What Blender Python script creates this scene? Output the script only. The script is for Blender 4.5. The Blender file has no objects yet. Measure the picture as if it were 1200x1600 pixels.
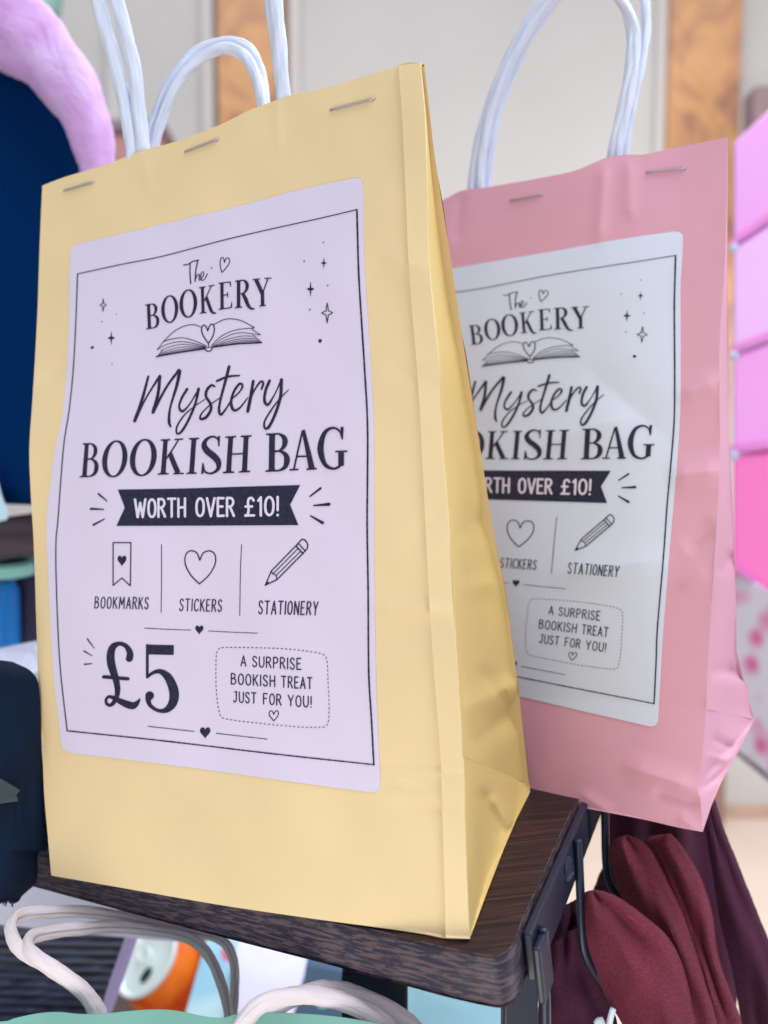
import bpy, math, random
import numpy as np
from math import sin, cos, pi, radians, sqrt

random.seed(7)
rng = np.random.RandomState(11)
SC = bpy.context.scene
COL = SC.collection

# ------------------------------------------------------------------ camera
F = 1450.0                       # focal length in photo pixels (photo 1200 x 1600)
PITCH = math.atan(0.089)         # phone tipped slightly down
CAM = np.array([0.0, 0.0, 1.25])
FW = np.array([0, cos(PITCH), -sin(PITCH)])
UPV = np.array([0, sin(PITCH), cos(PITCH)])
RT = np.array([1.0, 0, 0])
cam = bpy.data.cameras.new('camera')
cam_o = bpy.data.objects.new('camera', cam)
COL.objects.link(cam_o)
cam_o.location = CAM
cam_o.rotation_euler = (pi / 2 - PITCH, 0, 0)
cam.sensor_fit = 'VERTICAL'
cam.sensor_height = 24.0
cam.lens = 24.0 * F / 1600.0
cam.clip_start = 0.01
cam.clip_end = 60
cam.dof.use_dof = True
cam.dof.focus_distance = 0.256
cam.dof.aperture_fstop = cam.lens / 1000.0 / 0.0030
SC.camera = cam_o

# ------------------------------------------------------------------ light
world = bpy.data.worlds.new("World")
SC.world = world
world.use_nodes = True
bg = world.node_tree.nodes['Background']
bg.inputs['Color'].default_value = (0.86, 0.92, 1.0, 1)
bg.inputs['Strength'].default_value = 0.42

def area(name, loc, target, size, power, color):
    l = bpy.data.lights.new(name, 'AREA')
    l.shape = 'RECTANGLE'; l.size = size[0]; l.size_y = size[1]
    l.energy = power; l.color = color
    o = bpy.data.objects.new(name, l)
    COL.objects.link(o)
    o.location = loc
    import mathutils
    d = mathutils.Vector(target) - mathutils.Vector(loc)
    o.rotation_euler = d.to_track_quat('-Z', 'Y').to_euler()
    return o
area('hall_lamp_front', (-0.9, -1.1, 1.85), (0, 0.27, 1.2), (1.2, 1.0), 2.2, (0.90, 0.93, 1.0))
area('fill_light_low', (-0.22, -0.28, 0.78), (0.0, 0.3, 1.10), (0.5, 0.4), 2.7, (1.0, 0.93, 0.80))  # unseen warm fill, added to lighten the lower bag fronts and cream handles
area('fill_light_base_fold', (0.95, 0.42, 0.35), (0.12, 0.32, 1.15), (0.9, 0.6), 3.0, (1.0, 0.92, 0.98))  # not a window: unseen low fill added to brighten the pink base fold
area('fill_light_boxes', (0.85, -0.55, 1.75), (0.40, 0.75, 1.2), (0.7, 0.7), 3.5, (1.0, 0.96, 0.98))  # unseen fill added to lift the pink boxes at the right
area('rim_light_rear', (0.75, 1.5, 2.6), (0.05, 0.3, 1.2), (2.0, 0.8), 26, (0.86, 0.93, 1.0))  # not a window: unseen light added for handle rims and right bag sides
area('hall_lamp_room', (0.2, 1.2, 3.2), (0.2, 2.9, 1.2), (3.0, 1.0), 26, (1.0, 0.97, 0.94))
area('fill_light_floor', (1.0, 1.5, 1.7), (1.2, 2.7, 0.1), (1.0, 0.6), 18, (1.0, 0.97, 0.95))  # unseen fill added to brighten the floor and lower wall
area('fill_light_overhead', (0.38, 0.12, 2.10), (0.05, 0.35, 1.1), (0.7, 0.5), 7.0, (0.95, 0.96, 1.0))  # unseen fill added above to lighten the yellow bag's base fold

SC.view_settings.view_transform = 'Standard'
SC.view_settings.look = 'None'
SC.view_settings.exposure = 0.18
SC.view_settings.gamma = 1.0
SC.cycles.use_denoising = True
SC.cycles.max_bounces = 6

# ------------------------------------------------------------------ helpers
def c2w(X, up, fwd):
    return CAM + RT * X + UPV * up + FW * fwd
def V(x, y, d):
    return c2w((x - 600) / F * d, (800 - y) / F * d, d)
SA, SB, SCC = 0.1176, 0.089, 0.1262           # display shelf plane
def dS(x, y):
    return SCC * F / ((y - 800) + SA * (x - 600) + SB * F)
_n = np.array([-SA, 1.0, -SB]); _n /= np.linalg.norm(_n)
NS = RT * _n[0] + UPV * _n[1] + FW * _n[2]     # shelf normal

def srgb(r, g, b):
    f = lambda c: (c / 12.92 if c <= 0.04045 else ((c + 0.055) / 1.055) ** 2.4)
    return (f(r / 255), f(g / 255), f(b / 255), 1)

ORIG = {}
def mesh_obj(name, verts, faces, mat, parent=None, smooth=True, uvs=None, sharp=None, solid=None, soff=-1):
    verts = np.asarray(verts, float)
    if parent is not None:
        o0 = ORIG[parent.name]
    else:
        mn, mx = verts.min(0), verts.max(0)
        o0 = np.array([(mn[0] + mx[0]) / 2, (mn[1] + mx[1]) / 2, mn[2]])
    me = bpy.data.meshes.new(name)
    me.from_pydata((verts - o0).tolist(), [], [tuple(f) for f in faces])
    if uvs is not None:
        uvl = me.uv_layers.new(name='UVMap')
        uv = np.asarray(uvs, float)
        idx = np.empty(len(me.loops), dtype=np.int32)
        me.loops.foreach_get('vertex_index', idx)
        uvl.data.foreach_set('uv', uv[idx].ravel())
    me.materials.append(mat)
    me.update()
    if smooth:
        me.polygons.foreach_set('use_smooth', [True] * len(me.polygons))
        if sharp:
            me.set_sharp_from_angle(angle=radians(sharp))
    o = bpy.data.objects.new(name, me)
    COL.objects.link(o)
    if parent is not None:
        o.parent = parent
    else:
        o.location = o0
    ORIG[o.name] = o0
    if solid:
        md = o.modifiers.new('thickness', 'SOLIDIFY')
        md.thickness = solid; md.offset = soff
        es = o.modifiers.new('crisp_edges', 'EDGE_SPLIT'); es.split_angle = radians(50)
    return o
def thing(name, label, cat, loc, group=None):
    o = bpy.data.objects.new(name, None)
    o.empty_display_size = 0.02
    COL.objects.link(o)
    o.location = loc
    ORIG[o.name] = np.array(loc, float)
    o['label'] = label; o['category'] = cat
    if group: o['group'] = group
    return o
def tag(o, label, cat, group=None):
    o['label'] = label; o['category'] = cat
    if group: o['group'] = group
    return o
def structure(o):
    o['kind'] = 'structure'; return o

def curve(pts, n=None):
    """piecewise-linear function t(0..1) over points, arc-length parameter, as numpy interpolation"""
    p = np.asarray(pts, float)
    s = np.r_[0, np.cumsum(np.linalg.norm(np.diff(p[:, :2], axis=0), axis=1))]
    s /= s[-1]
    def f(t):
        return np.array([np.interp(t, s, p[:, k]) for k in range(p.shape[1])]).T
    return f
def smooth_curve(pts, step=5.0, closed=False):
    p = np.asarray(pts, float)
    n = len(p)
    out = []
    rngi = range(n if closed else n - 1)
    for i in rngi:
        if closed:
            p0, p1, p2, p3 = p[(i - 1) % n], p[i], p[(i + 1) % n], p[(i + 2) % n]
        else:
            p1, p2 = p[i], p[i + 1]
            p0 = p[i - 1] if i > 0 else 2 * p1 - p2
            p3 = p[i + 2] if i < n - 2 else 2 * p2 - p1
        L = np.linalg.norm((p2 - p1)[:2]) if p.shape[1] <= 3 else np.linalg.norm((p2 - p1)[:3])
        m = max(2, int(L / step))
        for k in range(m):
            t = k / m
            out.append(0.5 * ((2 * p1) + (-p0 + p2) * t + (2 * p0 - 5 * p1 + 4 * p2 - p3) * t * t + (-p0 + 3 * p1 - 3 * p2 + p3) * t ** 3))
    if not closed:
        out.append(p[-1])
    return np.array(out)
def sm(pts, k=60):
    """smooth polyline resampled: function of arc parameter"""
    return curve(smooth_curve(pts, step=4.0))

def grid(fn, nu, nv):
    """fn(u array, v array)->(N,3)"""
    U, W = np.meshgrid(np.linspace(0, 1, nu + 1), np.linspace(0, 1, nv + 1))
    P = fn(U.ravel(), W.ravel())
    fs = []
    for j in range(nv):
        for i in range(nu):
            a = j * (nu + 1) + i
            fs.append((a, a + 1, a + nu + 2, a + nu + 1))
    return P, fs, np.c_[U.ravel(), W.ravel()]
def Varr(x, y, d):
    x = np.asarray(x, float); y = np.asarray(y, float); d = np.asarray(d, float)
    return CAM + np.outer((x - 600) / F * d, RT) + np.outer((800 - y) / F * d, UPV) + np.outer(d, FW)

def box(c0, sx, sy, sz, ax=None, bev=0):
    """box verts/faces: c0 centre, half sizes, axes"""
    if ax is None: ax = (np.array([1, 0, 0.]), np.array([0, 1, 0.]), np.array([0, 0, 1.]))
    vs = []
    for a in (-1, 1):
        for b in (-1, 1):
            for c in (-1, 1):
                vs.append(np.asarray(c0) + ax[0] * a * sx + ax[1] * b * sy + ax[2] * c * sz)
    fs = [(0, 1, 3, 2), (4, 6, 7, 5), (0, 4, 5, 1), (2, 3, 7, 6), (0, 2, 6, 4), (1, 5, 7, 3)]
    return vs, fs
def add_bevel(o, w, seg=3):
    m = o.modifiers.new('bevel', 'BEVEL'); m.width = w; m.segments = seg
    m.limit_method = 'ANGLE'
    return o

def tube(P, r, nseg=14, ridge=0.0, lobes=2, twist=0.0, flat=1.0, caps=True, side=None, jitter=0.0, seed=0):
    """swept tube along 3D points P with twisted ridges"""
    P = np.asarray(P, float)
    n = len(P)
    rr = np.full(n, r) if np.isscalar(r) else (np.linspace(r[0], r[1], n) if len(r) == 2 else np.asarray(r, float))
    T = np.gradient(P, axis=0)
    T /= np.linalg.norm(T, axis=1)[:, None]
    ref = np.array([0, 1.0, 0.2]) if side is None else np.asarray(side, float)
    s = np.r_[0, np.cumsum(np.linalg.norm(np.diff(P, axis=0), axis=1))]
    rs = np.random.RandomState(seed)
    ph = rs.rand(6) * 6.28
    verts = []
    uvs = []
    N = None
    for i in range(n):
        if N is None:
            N = ref - T[i] * np.dot(ref, T[i])
        else:
            N = N - T[i] * np.dot(N, T[i])
        N = N / np.linalg.norm(N)
        B = np.cross(T[i], N)
        for k in range(nseg):
            a = 2 * pi * k / nseg
            m = 1 + ridge * (abs(cos((a * lobes / 2) - twist * s[i])) - 0.6)
            if jitter:
                m += jitter * (sin(s[i] * 900 + ph[0] + 3 * a) * 0.5 + sin(s[i] * 430 + ph[1] - 2 * a) * 0.5 + 0.5 * sin(s[i] * 1900 + ph[2] + a))
            verts.append(P[i] + rr[i] * m * (N * cos(a) * flat + B * sin(a)))
            uvs.append((k / nseg, s[i] * 30))
    fs = []
    for i in range(n - 1):
        for k in range(nseg):
            a = i * nseg + k; b = i * nseg + (k + 1) % nseg
            fs.append((a, b, b + nseg, a + nseg))
    if caps:
        fs.append(tuple(range(nseg))[::-1])
        fs.append(tuple(range((n - 1) * nseg, n * nseg)))
    return verts, fs, uvs
def px_path(pts, step=3.0):
    """pts rows (x,y,d) -> smooth 3D path"""
    q = smooth_curve(np.asarray(pts, float)[:, :3], step)
    return Varr(q[:, 0], q[:, 1], q[:, 2])

def rot_axes(n):
    n = n / np.linalg.norm(n)
    a = np.cross(n, [0, 0, 1.0])
    if np.linalg.norm(a) < 1e-3: a = np.array([1.0, 0, 0])
    a /= np.linalg.norm(a)
    return a, np.cross(n, a), n
def lathe(c, axis, prof, seg=32, name=None, mat=None, parent=None, sharp=35, smooth=True, ell=1.0):
    a, b, n = rot_axes(np.asarray(axis, float))
    vs, fs = [], []
    m = len(prof)
    for (r, h) in prof:
        for k in range(seg):
            t = 2 * pi * k / seg
            vs.append(np.asarray(c) + n * h + (a * cos(t) * ell + b * sin(t)) * r)
    for i in range(m - 1):
        for k in range(seg):
            p = i * seg + k; q = i * seg + (k + 1) % seg
            fs.append((p, q, q + seg, p + seg))
    fs.append(tuple(range(seg))[::-1]); fs.append(tuple(range((m - 1) * seg, m * seg)))
    return mesh_obj(name, vs, fs, mat, parent, smooth, sharp=sharp)

# ------------------------------------------------------------------ materials
class M:
    def __init__(s, name, col, rough=0.7, metal=0.0, spec=0.4):
        s.m = bpy.data.materials.new(name); s.m.use_nodes = True
        s.nt = s.m.node_tree; s.b = s.nt.nodes['Principled BSDF']
        s.b.inputs['Base Color'].default_value = col
        s.b.inputs['Roughness'].default_value = rough
        s.b.inputs['Metallic'].default_value = metal
        s.b.inputs['Specular IOR Level'].default_value = spec
        s.h = None
    def n(s, t, **kw):
        x = s.nt.nodes.new(t)
        for k, v in kw.items():
            if k in x.inputs: x.inputs[k].default_value = v
            else: setattr(x, k, v)
        return x
    def l(s, a, b): s.nt.links.new(a, b)
    def coord(s, kind='Object', scale=(1, 1, 1), rot=(0, 0, 0)):
        tc = s.n('ShaderNodeTexCoord'); mp = s.n('ShaderNodeMapping')
        mp.inputs['Scale'].default_value = scale; mp.inputs['Rotation'].default_value = rot
        s.l(tc.outputs[kind], mp.inputs['Vector'])
        return mp.outputs['Vector']
    def noise(s, vec, scale, detail=4, rough=0.5, dist=0.0):
        x = s.n('ShaderNodeTexNoise'); x.inputs['Scale'].default_value = scale
        x.inputs['Detail'].default_value = detail; x.inputs['Roughness'].default_value = rough
        x.inputs['Distortion'].default_value = dist
        s.l(vec, x.inputs['Vector']); return x.outputs['Fac']
    def ramp(s, fac, stops):
        r = s.n('ShaderNodeValToRGB'); e = r.color_ramp.elements
        while len(e) < len(stops): e.new(0.5)
        for i, (p, c) in enumerate(stops): e[i].position = p; e[i].color = c
        s.l(fac, r.inputs['Fac']); return r.outputs['Color']
    def color(s, out): s.l(out, s.b.inputs['Base Color'])
    def bump(s, h, strength, dist):
        b = s.n('ShaderNodeBump'); b.inputs['Strength'].default_value = strength; b.inputs['Distance'].default_value = dist
        s.l(h, b.inputs['Height'])
        if s.h is not None: s.l(s.h, b.inputs['Normal'])
        s.h = b.outputs['Normal']
        s.l(s.h, s.b.inputs['Normal'])
        return s

def mul(c, k): return (c[0] * k, c[1] * k, c[2] * k, 1)
def paper(name, col, var=0.05, rough=0.62, crease=0.35):
    m = M(name, col, rough, spec=0.3)
    v = m.coord('Object')
    m.color(m.ramp(m.noise(v, 22, 3), [(0.3, mul(col, 1 - var)), (0.7, mul(col, 1 + var))]))
    m.bump(m.noise(v, 2600, 3, 0.6), 0.25, 0.00008)
    m.bump(m.noise(v, 28, 3, 0.45, 0.6), crease, 0.0016)
    return m
def ribbed_paper(name, col, var=0.04):
    m = paper(name, col, var)
    v = m.coord('Object', (60, 60, 3200))
    m.bump(m.noise(v, 1.0, 2), 0.5, 0.00010)
    return m
YEL = srgb(233, 209, 163)
M_yellow = ribbed_paper('yellow_kraft_paper', YEL).m
mg = ribbed_paper('yellow_paper_side_shade', srgb(214, 187, 120)); M_yellow_g = mg.m  # same yellow paper, shade of the side faces put into a darker colour
M_pink = ribbed_paper('pink_kraft_paper', srgb(216, 161, 184)).m
M_mint = paper('mint_kraft_paper', srgb(120, 175, 165)).m
M_lab = paper('white_sticker_lilac_light', srgb(219, 210, 234), 0.015, 0.5, 0.15).m  # white sticker paper with the lilac cast of the light in its colour
M_lab2 = paper('white_sticker_blue_light', srgb(210, 219, 241), 0.015, 0.5, 0.2).m  # same white sticker, bluer light on the pink bag put into the colour
mi = M('print_ink', srgb(32, 32, 56), 0.55, spec=0.3)
mi.color(mi.ramp(mi.noise(mi.coord('Object'), 900, 4, 0.7), [(0.35, srgb(24, 25, 48)), (0.75, srgb(52, 50, 80))]))
M_ink = mi.m
M_inkw = M('unprinted_letters', srgb(222, 214, 236), 0.55).m
mh = M('white_twisted_paper', srgb(210, 218, 240), 0.5, spec=0.35)
mhv = mh.coord('UV', (5, .8, 1), (0, 0, 0.12))
mh.color(mh.ramp(mh.noise(mhv, 1.5, 4), [(0.3, srgb(198, 210, 236)), (0.7, srgb(222, 229, 246))]))
mh.bump(mh.noise(mh.coord('UV', (9, 1.4, 1), (0, 0, 0.35)), 1.4, 4, 0.6), 0.8, 0.0007)
M_rope = mh.m
mh2 = M('cream_twisted_paper', srgb(232, 222, 230), 0.6, spec=0.3)
mh2.bump(mh2.noise(mh2.coord('UV', (9, 1.4, 1), (0, 0, 0.4)), 1.4, 4, 0.6), 0.9, 0.0008)
M_rope2 = mh2.m
M_staple = M('staple_steel', srgb(178, 174, 186), 0.42, 0.6).m
# shelf wood: printed laminate
def wood_top():
    m = M('dark_wood_laminate', (0.03, 0.02, 0.02, 1), 0.55, spec=0.22)
    v = m.coord('UV', (2.2, 60, 1))
    f = m.noise(v, 1.6, 8, 0.62, 0.9)
    m.color(m.ramp(f, [(0.30, srgb(20, 15, 21)), (0.48, srgb(42, 29, 32)), (0.6, srgb(66, 44, 42)), (0.78, srgb(96, 66, 56))]))
    m.bump(m.noise(m.coord('UV', (6, 200, 1)), 1.5, 4), 0.3, 0.0003)
    return m.m
def wood_edge():
    m = M('dark_wood_edging', (0.03, 0.02, 0.02, 1), 0.55)
    v = m.coord('UV', (5.2, 6.0, 1))
    f = m.noise(v, 3.2, 9, 0.68, 0.5)
    v2 = m.coord('UV', (3, 60, 1)); g = m.noise(v2, 1.2, 3)
    mx = m.n('ShaderNodeMath', operation='MULTIPLY_ADD'); m.l(g, mx.inputs[0]); mx.inputs[1].default_value = 0.12; m.l(f, mx.inputs[2])
    m.color(m.ramp(mx.outputs[0], [(0.535, srgb(34, 32, 56)), (0.56, srgb(50, 43, 60)), (0.585, srgb(88, 72, 80)), (0.75, srgb(97, 80, 87))]))
    m.bump(g, 0.2, 0.0002)
    return m.m
M_wtop, M_wedge = wood_top(), wood_edge()
mm = M('dark_painted_metal', srgb(20, 32, 56), 0.38, 0.0, 0.5)
mm.bump(mm.noise(mm.coord('Object'), 1400, 2), 0.12, 0.0001)
M_metal = mm.m
def canvas(name, col, k=1.0):
    m = M(name, col, 0.92, spec=0.15)
    b = m.n('ShaderNodeTexBrick'); v0 = m.coord('UV')
    nz = m.n('ShaderNodeTexNoise'); nz.inputs['Scale'].default_value = 55.0; nz.inputs['Detail'].default_value = 2; m.l(v0, nz.inputs['Vector'])
    va = m.n('ShaderNodeVectorMath', operation='MULTIPLY_ADD'); m.l(nz.outputs['Color'], va.inputs[0]); va.inputs[1].default_value = (.006, .006, 0); m.l(v0, va.inputs[2]); v = va.outputs[0]
    m.l(v, b.inputs['Vector']); b.inputs['Scale'].default_value = 1.0
    b.inputs['Brick Width'].default_value = 0.0062 * k; b.inputs['Row Height'].default_value = 0.0042 * k
    b.inputs['Mortar Size'].default_value = 0.0009 * k; b.inputs['Mortar Smooth'].default_value = 1.0
    b.inputs['Color1'].default_value = mul(col, 1.25); b.inputs['Color2'].default_value = mul(col, 0.95)
    b.inputs['Mortar'].default_value = mul(col, 0.35)
    mx = m.n('ShaderNodeMixRGB', blend_type='MULTIPLY'); mx.inputs[0].default_value = 0.6
    m.l(b.outputs['Color'], mx.inputs[1])
    m.l(m.ramp(m.noise(m.coord('Object'), 60, 3), [(0.3, (0.75, 0.72, 0.8, 1)), (0.7, (1.1, 1.1, 1.1, 1))]), mx.inputs[2])
    m.color(mx.outputs[0])
    inv = m.n('ShaderNodeMath', operation='SUBTRACT'); inv.inputs[0].default_value = 1.0
    m.l(b.outputs['Fac'], inv.inputs[1])
    m.bump(inv.outputs[0], 0.9, 0.0005)
    return m.m
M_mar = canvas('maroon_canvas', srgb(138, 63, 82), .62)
M_mar_d = canvas('maroon_canvas_shade', srgb(96, 52, 78), .62)  # maroon canvas again, with the shade of the rear folds in its colour
M_thread = M('dark_red_thread', srgb(150, 30, 60), 0.7).m
def plain(name, rgb, rough=0.8, var=0.08, sc=30, metal=0):
    m = M(name, srgb(*rgb), rough, metal)
    c = srgb(*rgb)
    m.color(m.ramp(m.noise(m.coord('Object'), sc, 4), [(0.3, mul(c, 1 - var)), (0.7, mul(c, 1 + var))]))
    return m.m

# ------------------------------------------------------------------ setting: hall wall and floor far behind
WD = 2.95
def pw(x, y, D=WD):           # point on a vertical plane y = D seen at photo pixel x,y
    ray = V(x, y, 1.0) - CAM
    return CAM + ray * (D / ray[1])
mw = M('painted_plaster', srgb(204, 202, 202), 0.85)
mw.color(mw.ramp(mw.noise(mw.coord('Object'), 1.6, 3), [(0.3, srgb(198, 196, 196)), (0.7, srgb(208, 206, 206))]))
M_wall = mw.m
M_floor = plain('tan_hall_floor', (224, 206, 192), 0.6, 0.05, 3)
wl = pw(600, 1275)
ZF = wl[2]
vs, fs = box((0, WD + 0.06, ZF + 1.75), 4.0, 0.06, 1.75)
structure(mesh_obj('wall', vs, fs, M_wall, smooth=False))
vs, fs = box((0, 1.0, ZF - 0.05), 4.0, 1.95, 0.05)
structure(mesh_obj('floor', vs, fs, M_floor, smooth=False))
M_skirt = plain('skirting_paint', (196, 170, 152), 0.6)
vs, fs = box((0, WD - 0.012, ZF + 0.02), 4.0, 0.0119, 0.019)
structure(mesh_obj('skirting_board', vs, fs, M_skirt, smooth=False))
M_mould = plain('moulding_paint', (210, 209, 210), 0.7, 0.03, 3)
for (xa, xb) in ((176, 196), (322, 341), (455, 473), (1015, 1033)):
    a, b = pw(xa, 400), pw(xb, 400)
    vs, fs = box(((a[0] + b[0]) / 2, WD - 0.014, ZF + 1.85), (b[0] - a[0]) / 2, 0.0139, 1.60)
    o = structure(mesh_obj('wall_moulding', vs, fs, M_mould, smooth=False)); add_bevel(o, 0.006)
mp = M('orange_marble', srgb(205, 140, 85), 0.35)
v = mp.coord('Object', (1, 1, 0.6), (0.3, 0.2, 0.6))
mp.color(mp.ramp(mp.noise(v, 5.0, 6, 0.55, 1.8), [(0.34, srgb(158, 112, 96)), (0.44, srgb(190, 138, 104)), (0.56, srgb(212, 158, 108)), (0.72, srgb(218, 176, 134))]))
M_marble = mp.m
for (xa, xb, lab) in ((346, 447, 'orange marble pilaster on pale wall behind the yellow bag handles'), (1038, 1147, 'orange veined marble pilaster on the pale wall above the pink bag corner')):
    a, b = pw(xa, 100), pw(xb, 100)
    cx, hw = (a[0] + b[0]) / 2, (b[0] - a[0]) / 2
    t = thing('marble_pilaster', lab, 'pilaster', (cx, WD - 0.03, ZF), 'marble pilasters along the hall wall')
    vs, fs = box((cx, WD - 0.031, ZF + 1.8), hw, 0.03, 1.62)
    add_bevel(mesh_obj('shaft', vs, fs, M_marble, t, smooth=False), 0.004)
    vs, fs = box((cx, WD - 0.041, ZF + 0.09), hw * 1.15, 0.04, 0.088)
    mesh_obj('plinth', vs, fs, plain('plinth_stone', (150, 120, 110)), t, smooth=False)

# ------------------------------------------------------------------ display shelf (board with metal side rail and hooks)
top_px = [(18, 1324), (45, 1330), (200, 1367), (350, 1402), (500, 1436), (600, 1460), (700, 1484), (765, 1496), (782, 1495), (797, 1486), (808, 1468), (815, 1446), (840, 1391), (870, 1324), (898, 1262), (935, 1180), (985, 1070)]
top = [V(x, y, dS(x, y)) for x, y in top_px]
fr, fl = top[-1], top[0]
back_l = top[0] + (top[-1] - top[10])
outline = smooth_curve(np.array(top[:]), step=0.004)
outline = np.array(list(outline) + [back_l])
# rounded resample in 3D (smooth_curve measures only 2 comps, fine here)
TH = 0.0128
n = len(outline)
rack = thing('display_rack', 'dark wood rack shelf with black metal side rail carrying both bags', 'display rack', top[10])
cen = outline.mean(0)
vs = list(outline) + [cen]
mshelf = mesh_obj('shelf_top', vs, [(i, (i + 1) % n, n) for i in range(n)], M_wtop, rack, smooth=False,
                  uvs=[((p - top[10]) @ np.array([0.98, 0.0, 0.0]) * 8, (p - top[10])[1] * 8) for p in vs])
def edge_rows(prof):
    vs, uvs = [], []
    s = np.r_[0, np.cumsum(np.linalg.norm(np.diff(np.vstack([outline, outline[:1]]), axis=0), axis=1))]
    for (inn, dn) in prof:
        for i, p in enumerate(list(outline) + [outline[0]]):
            q = cen - p; q = q - NS * np.dot(q, NS); q /= np.linalg.norm(q)
            vs.append(p + q * inn - NS * dn); uvs.append((s[i] * 8, dn * 60))
    m = n + 1
    fs = []
    for r in range(len(prof) - 1):
        for i in range(n):
            a = r * m + i
            fs.append((a, a + 1, a + 1 + m, a + m)[::-1])
    return vs, fs, uvs
vs, fs, uvs = edge_rows([(0.0008, -0.0001), (0.0002, 0.0001), (0, 0.0006), (0, TH - 0.002), (0.0006, TH - 0.0006), (0.0022, TH)])
mesh_obj('edge_band', vs, fs, M_wedge, rack, uvs=uvs)
vs = [p - NS * (TH - 0.0002) + (cen - p) * 0.004 for p in outline] + [cen - NS * (TH - 0.0002)]
mesh_obj('shelf_underside', vs, [((i + 1) % n, i, n) for i in range(n)], M_wedge, rack, smooth=False, uvs=[(p[0] * 8, p[1] * 8) for p in vs])
# rail along the right side
outw = np.cross(NS, (top[-1] - top[11])); outw /= -np.linalg.norm(outw)
if outw[0] < 0: outw = -outw
rail_l = [top[11] , top[-1]]
def strip_solid(path, h0, h1, o0, o1, name, mat, parent, bev=0.0006):
    vs, fs = [], []
    for p in path:
        for (o_, h) in ((o0, h0), (o1, h0), (o1, h1), (o0, h1)):
            vs.append(np.asarray(p) + outw * o_ - NS * h)
    for i in range(len(path) - 1):
        for k in range(4):
            a = i * 4 + k; b = i * 4 + (k + 1) % 4
            fs.append((a, b, b + 4, a + 4))
    fs.append((3, 2, 1, 0)); e = (len(path) - 1) * 4; fs.append((e, e + 1, e + 2, e + 3))
    return add_bevel(mesh_obj(name, vs, fs, mat, parent, smooth=False), bev, 2)
dirb = (top[-1] - top[11]); dirb /= np.linalg.norm(dirb)
strip_solid([top[11] - dirb * 0.002, top[-1]], 0.0006, TH + 0.0004, 0.0006, 0.0030, 'side_rail', M_metal, rack)
strip_solid([top[11] - dirb * 0.004, top[11] + dirb * 0.006], 0.0032, TH + 0.0048, 0.0032, 0.0052, 'rail_end_plate', M_metal, rack)
# screw head on the rail
def rail_pt(x, y, off=0.0):
    # ray against outer face of rail
    p0 = top[11] + outw * (0.0030 + off)
    ray = V(x, y, 1.0) - CAM
    t = np.dot(p0 - CAM, outw) / np.dot(ray, outw)
    return CAM + ray * t
sc_c = rail_pt(886, 1359)
so = lathe(sc_c, outw, [(0.0038, -0.0002), (0.0038, 0.0005), (0.0032, 0.0012), (0.0018, 0.0016), (0.0017, 0.0012)], 28, 'screw', M_metal, rack)
# hooks: wire loops going down from rail
def hook(pts, r, name='hook'):
    P = px_path(pts)
    v_, f_, u_ = tube(P, r, 12)
    return mesh_obj(name, v_, f_, M_metal, rack, uvs=u_)
a0 = rail_pt(849, 1452, 0.0012); 
dA = np.dot(a0 - CAM, FW)
hook([(848, 1450, dA), (849, 1480, dA), (850, 1520, dA), (852, 1560, dA), (853, 1660, dA)], 0.0014, 'hook_wire')
b0 = rail_pt(903, 1316, 0.0012); dB = np.dot(b0 - CAM, FW)
hook([(903, 1312, dB), (905, 1350, dB), (907, 1400, dB - 0.001), (909, 1450, dB - 0.002), (913, 1485, dB - 0.002), (925, 1513, dB - 0.001), (945, 1538, dB + .001), (985, 1562, dB + .003)], 0.0013, 'hook_wire')
hook([(944, 1240, 0.300), (945, 1290, 0.300), (946, 1340, 0.298), (950, 1370, 0.297), (962, 1395, 0.296), (985, 1415, 0.298)], 0.0012, 'hook_wire')
# rack uprights under the shelf
def post(x, d, hw, y0, y1, name, mat):
    a, b = V(x, y0, d), V(x, y1, d)
    c = (a + b) / 2
    vs, fs = box((a[0], a[1], (a[2] + b[2]) / 2), hw, hw * 0.8, (a[2] - b[2]) / 2)
    return add_bevel(mesh_obj(name, vs, fs, mat, rack, smooth=False), 0.0008, 2)
post(812, 0.262, 0.0048, 1510, 1900, 'upright', M_metal)
post(586, 0.300, 0.0105, 1500, 1900, 'upright', M_metal)

# ------------------------------------------------------------------ printed sticker artwork, in photo pixels of the yellow bag's label
LY_left = sm([(110, 384), (109, 430), (108, 500), (104, 580), (97, 650), (85, 710), (75, 790), (73, 830), (75, 890), (78, 960), (84, 1060), (93, 1140), (97, 1175)])
LY_right = sm([(567, 275), (568, 330), (569, 400), (575, 500), (580, 580), (584, 660), (585, 780), (585, 900), (586, 980), (588, 1080), (595, 1240)])
LY_top = sm([(110, 384), (117, 382), (200, 363), (300, 339), (380, 320), (450, 301), (510, 287), (567, 275)])
LY_bot = sm([(97, 1175), (200, 1187), (340, 1205), (460, 1222), (595, 1240)])
def coons(u, v, L, R, T, B):
    c00, c10, c01, c11 = T(0.0), T(1.0), B(0.0), B(1.0)
    u_, v_ = u[:, None], v[:, None]
    return (1 - u_) * L(v) + u_ * R(v) + (1 - v_) * T(u) + v_ * B(u) - ((1 - u_) * (1 - v_) * c00 + u_ * (1 - v_) * c10 + (1 - u_) * v_ * c01 + u_ * v_ * c11)
def label_px(u, v):
    asp = 1.62; r = 0.028
    vv = v.copy()
    dy = np.minimum(vv, 1 - vv) * asp
    ins = np.where(dy < r, r - np.sqrt(np.maximum(0, r * r - (r - dy) ** 2)), 0)
    uu = ins + u * (1 - 2 * ins)
    return coons(uu, vv, LY_left, LY_right, LY_top, LY_bot)

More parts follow.
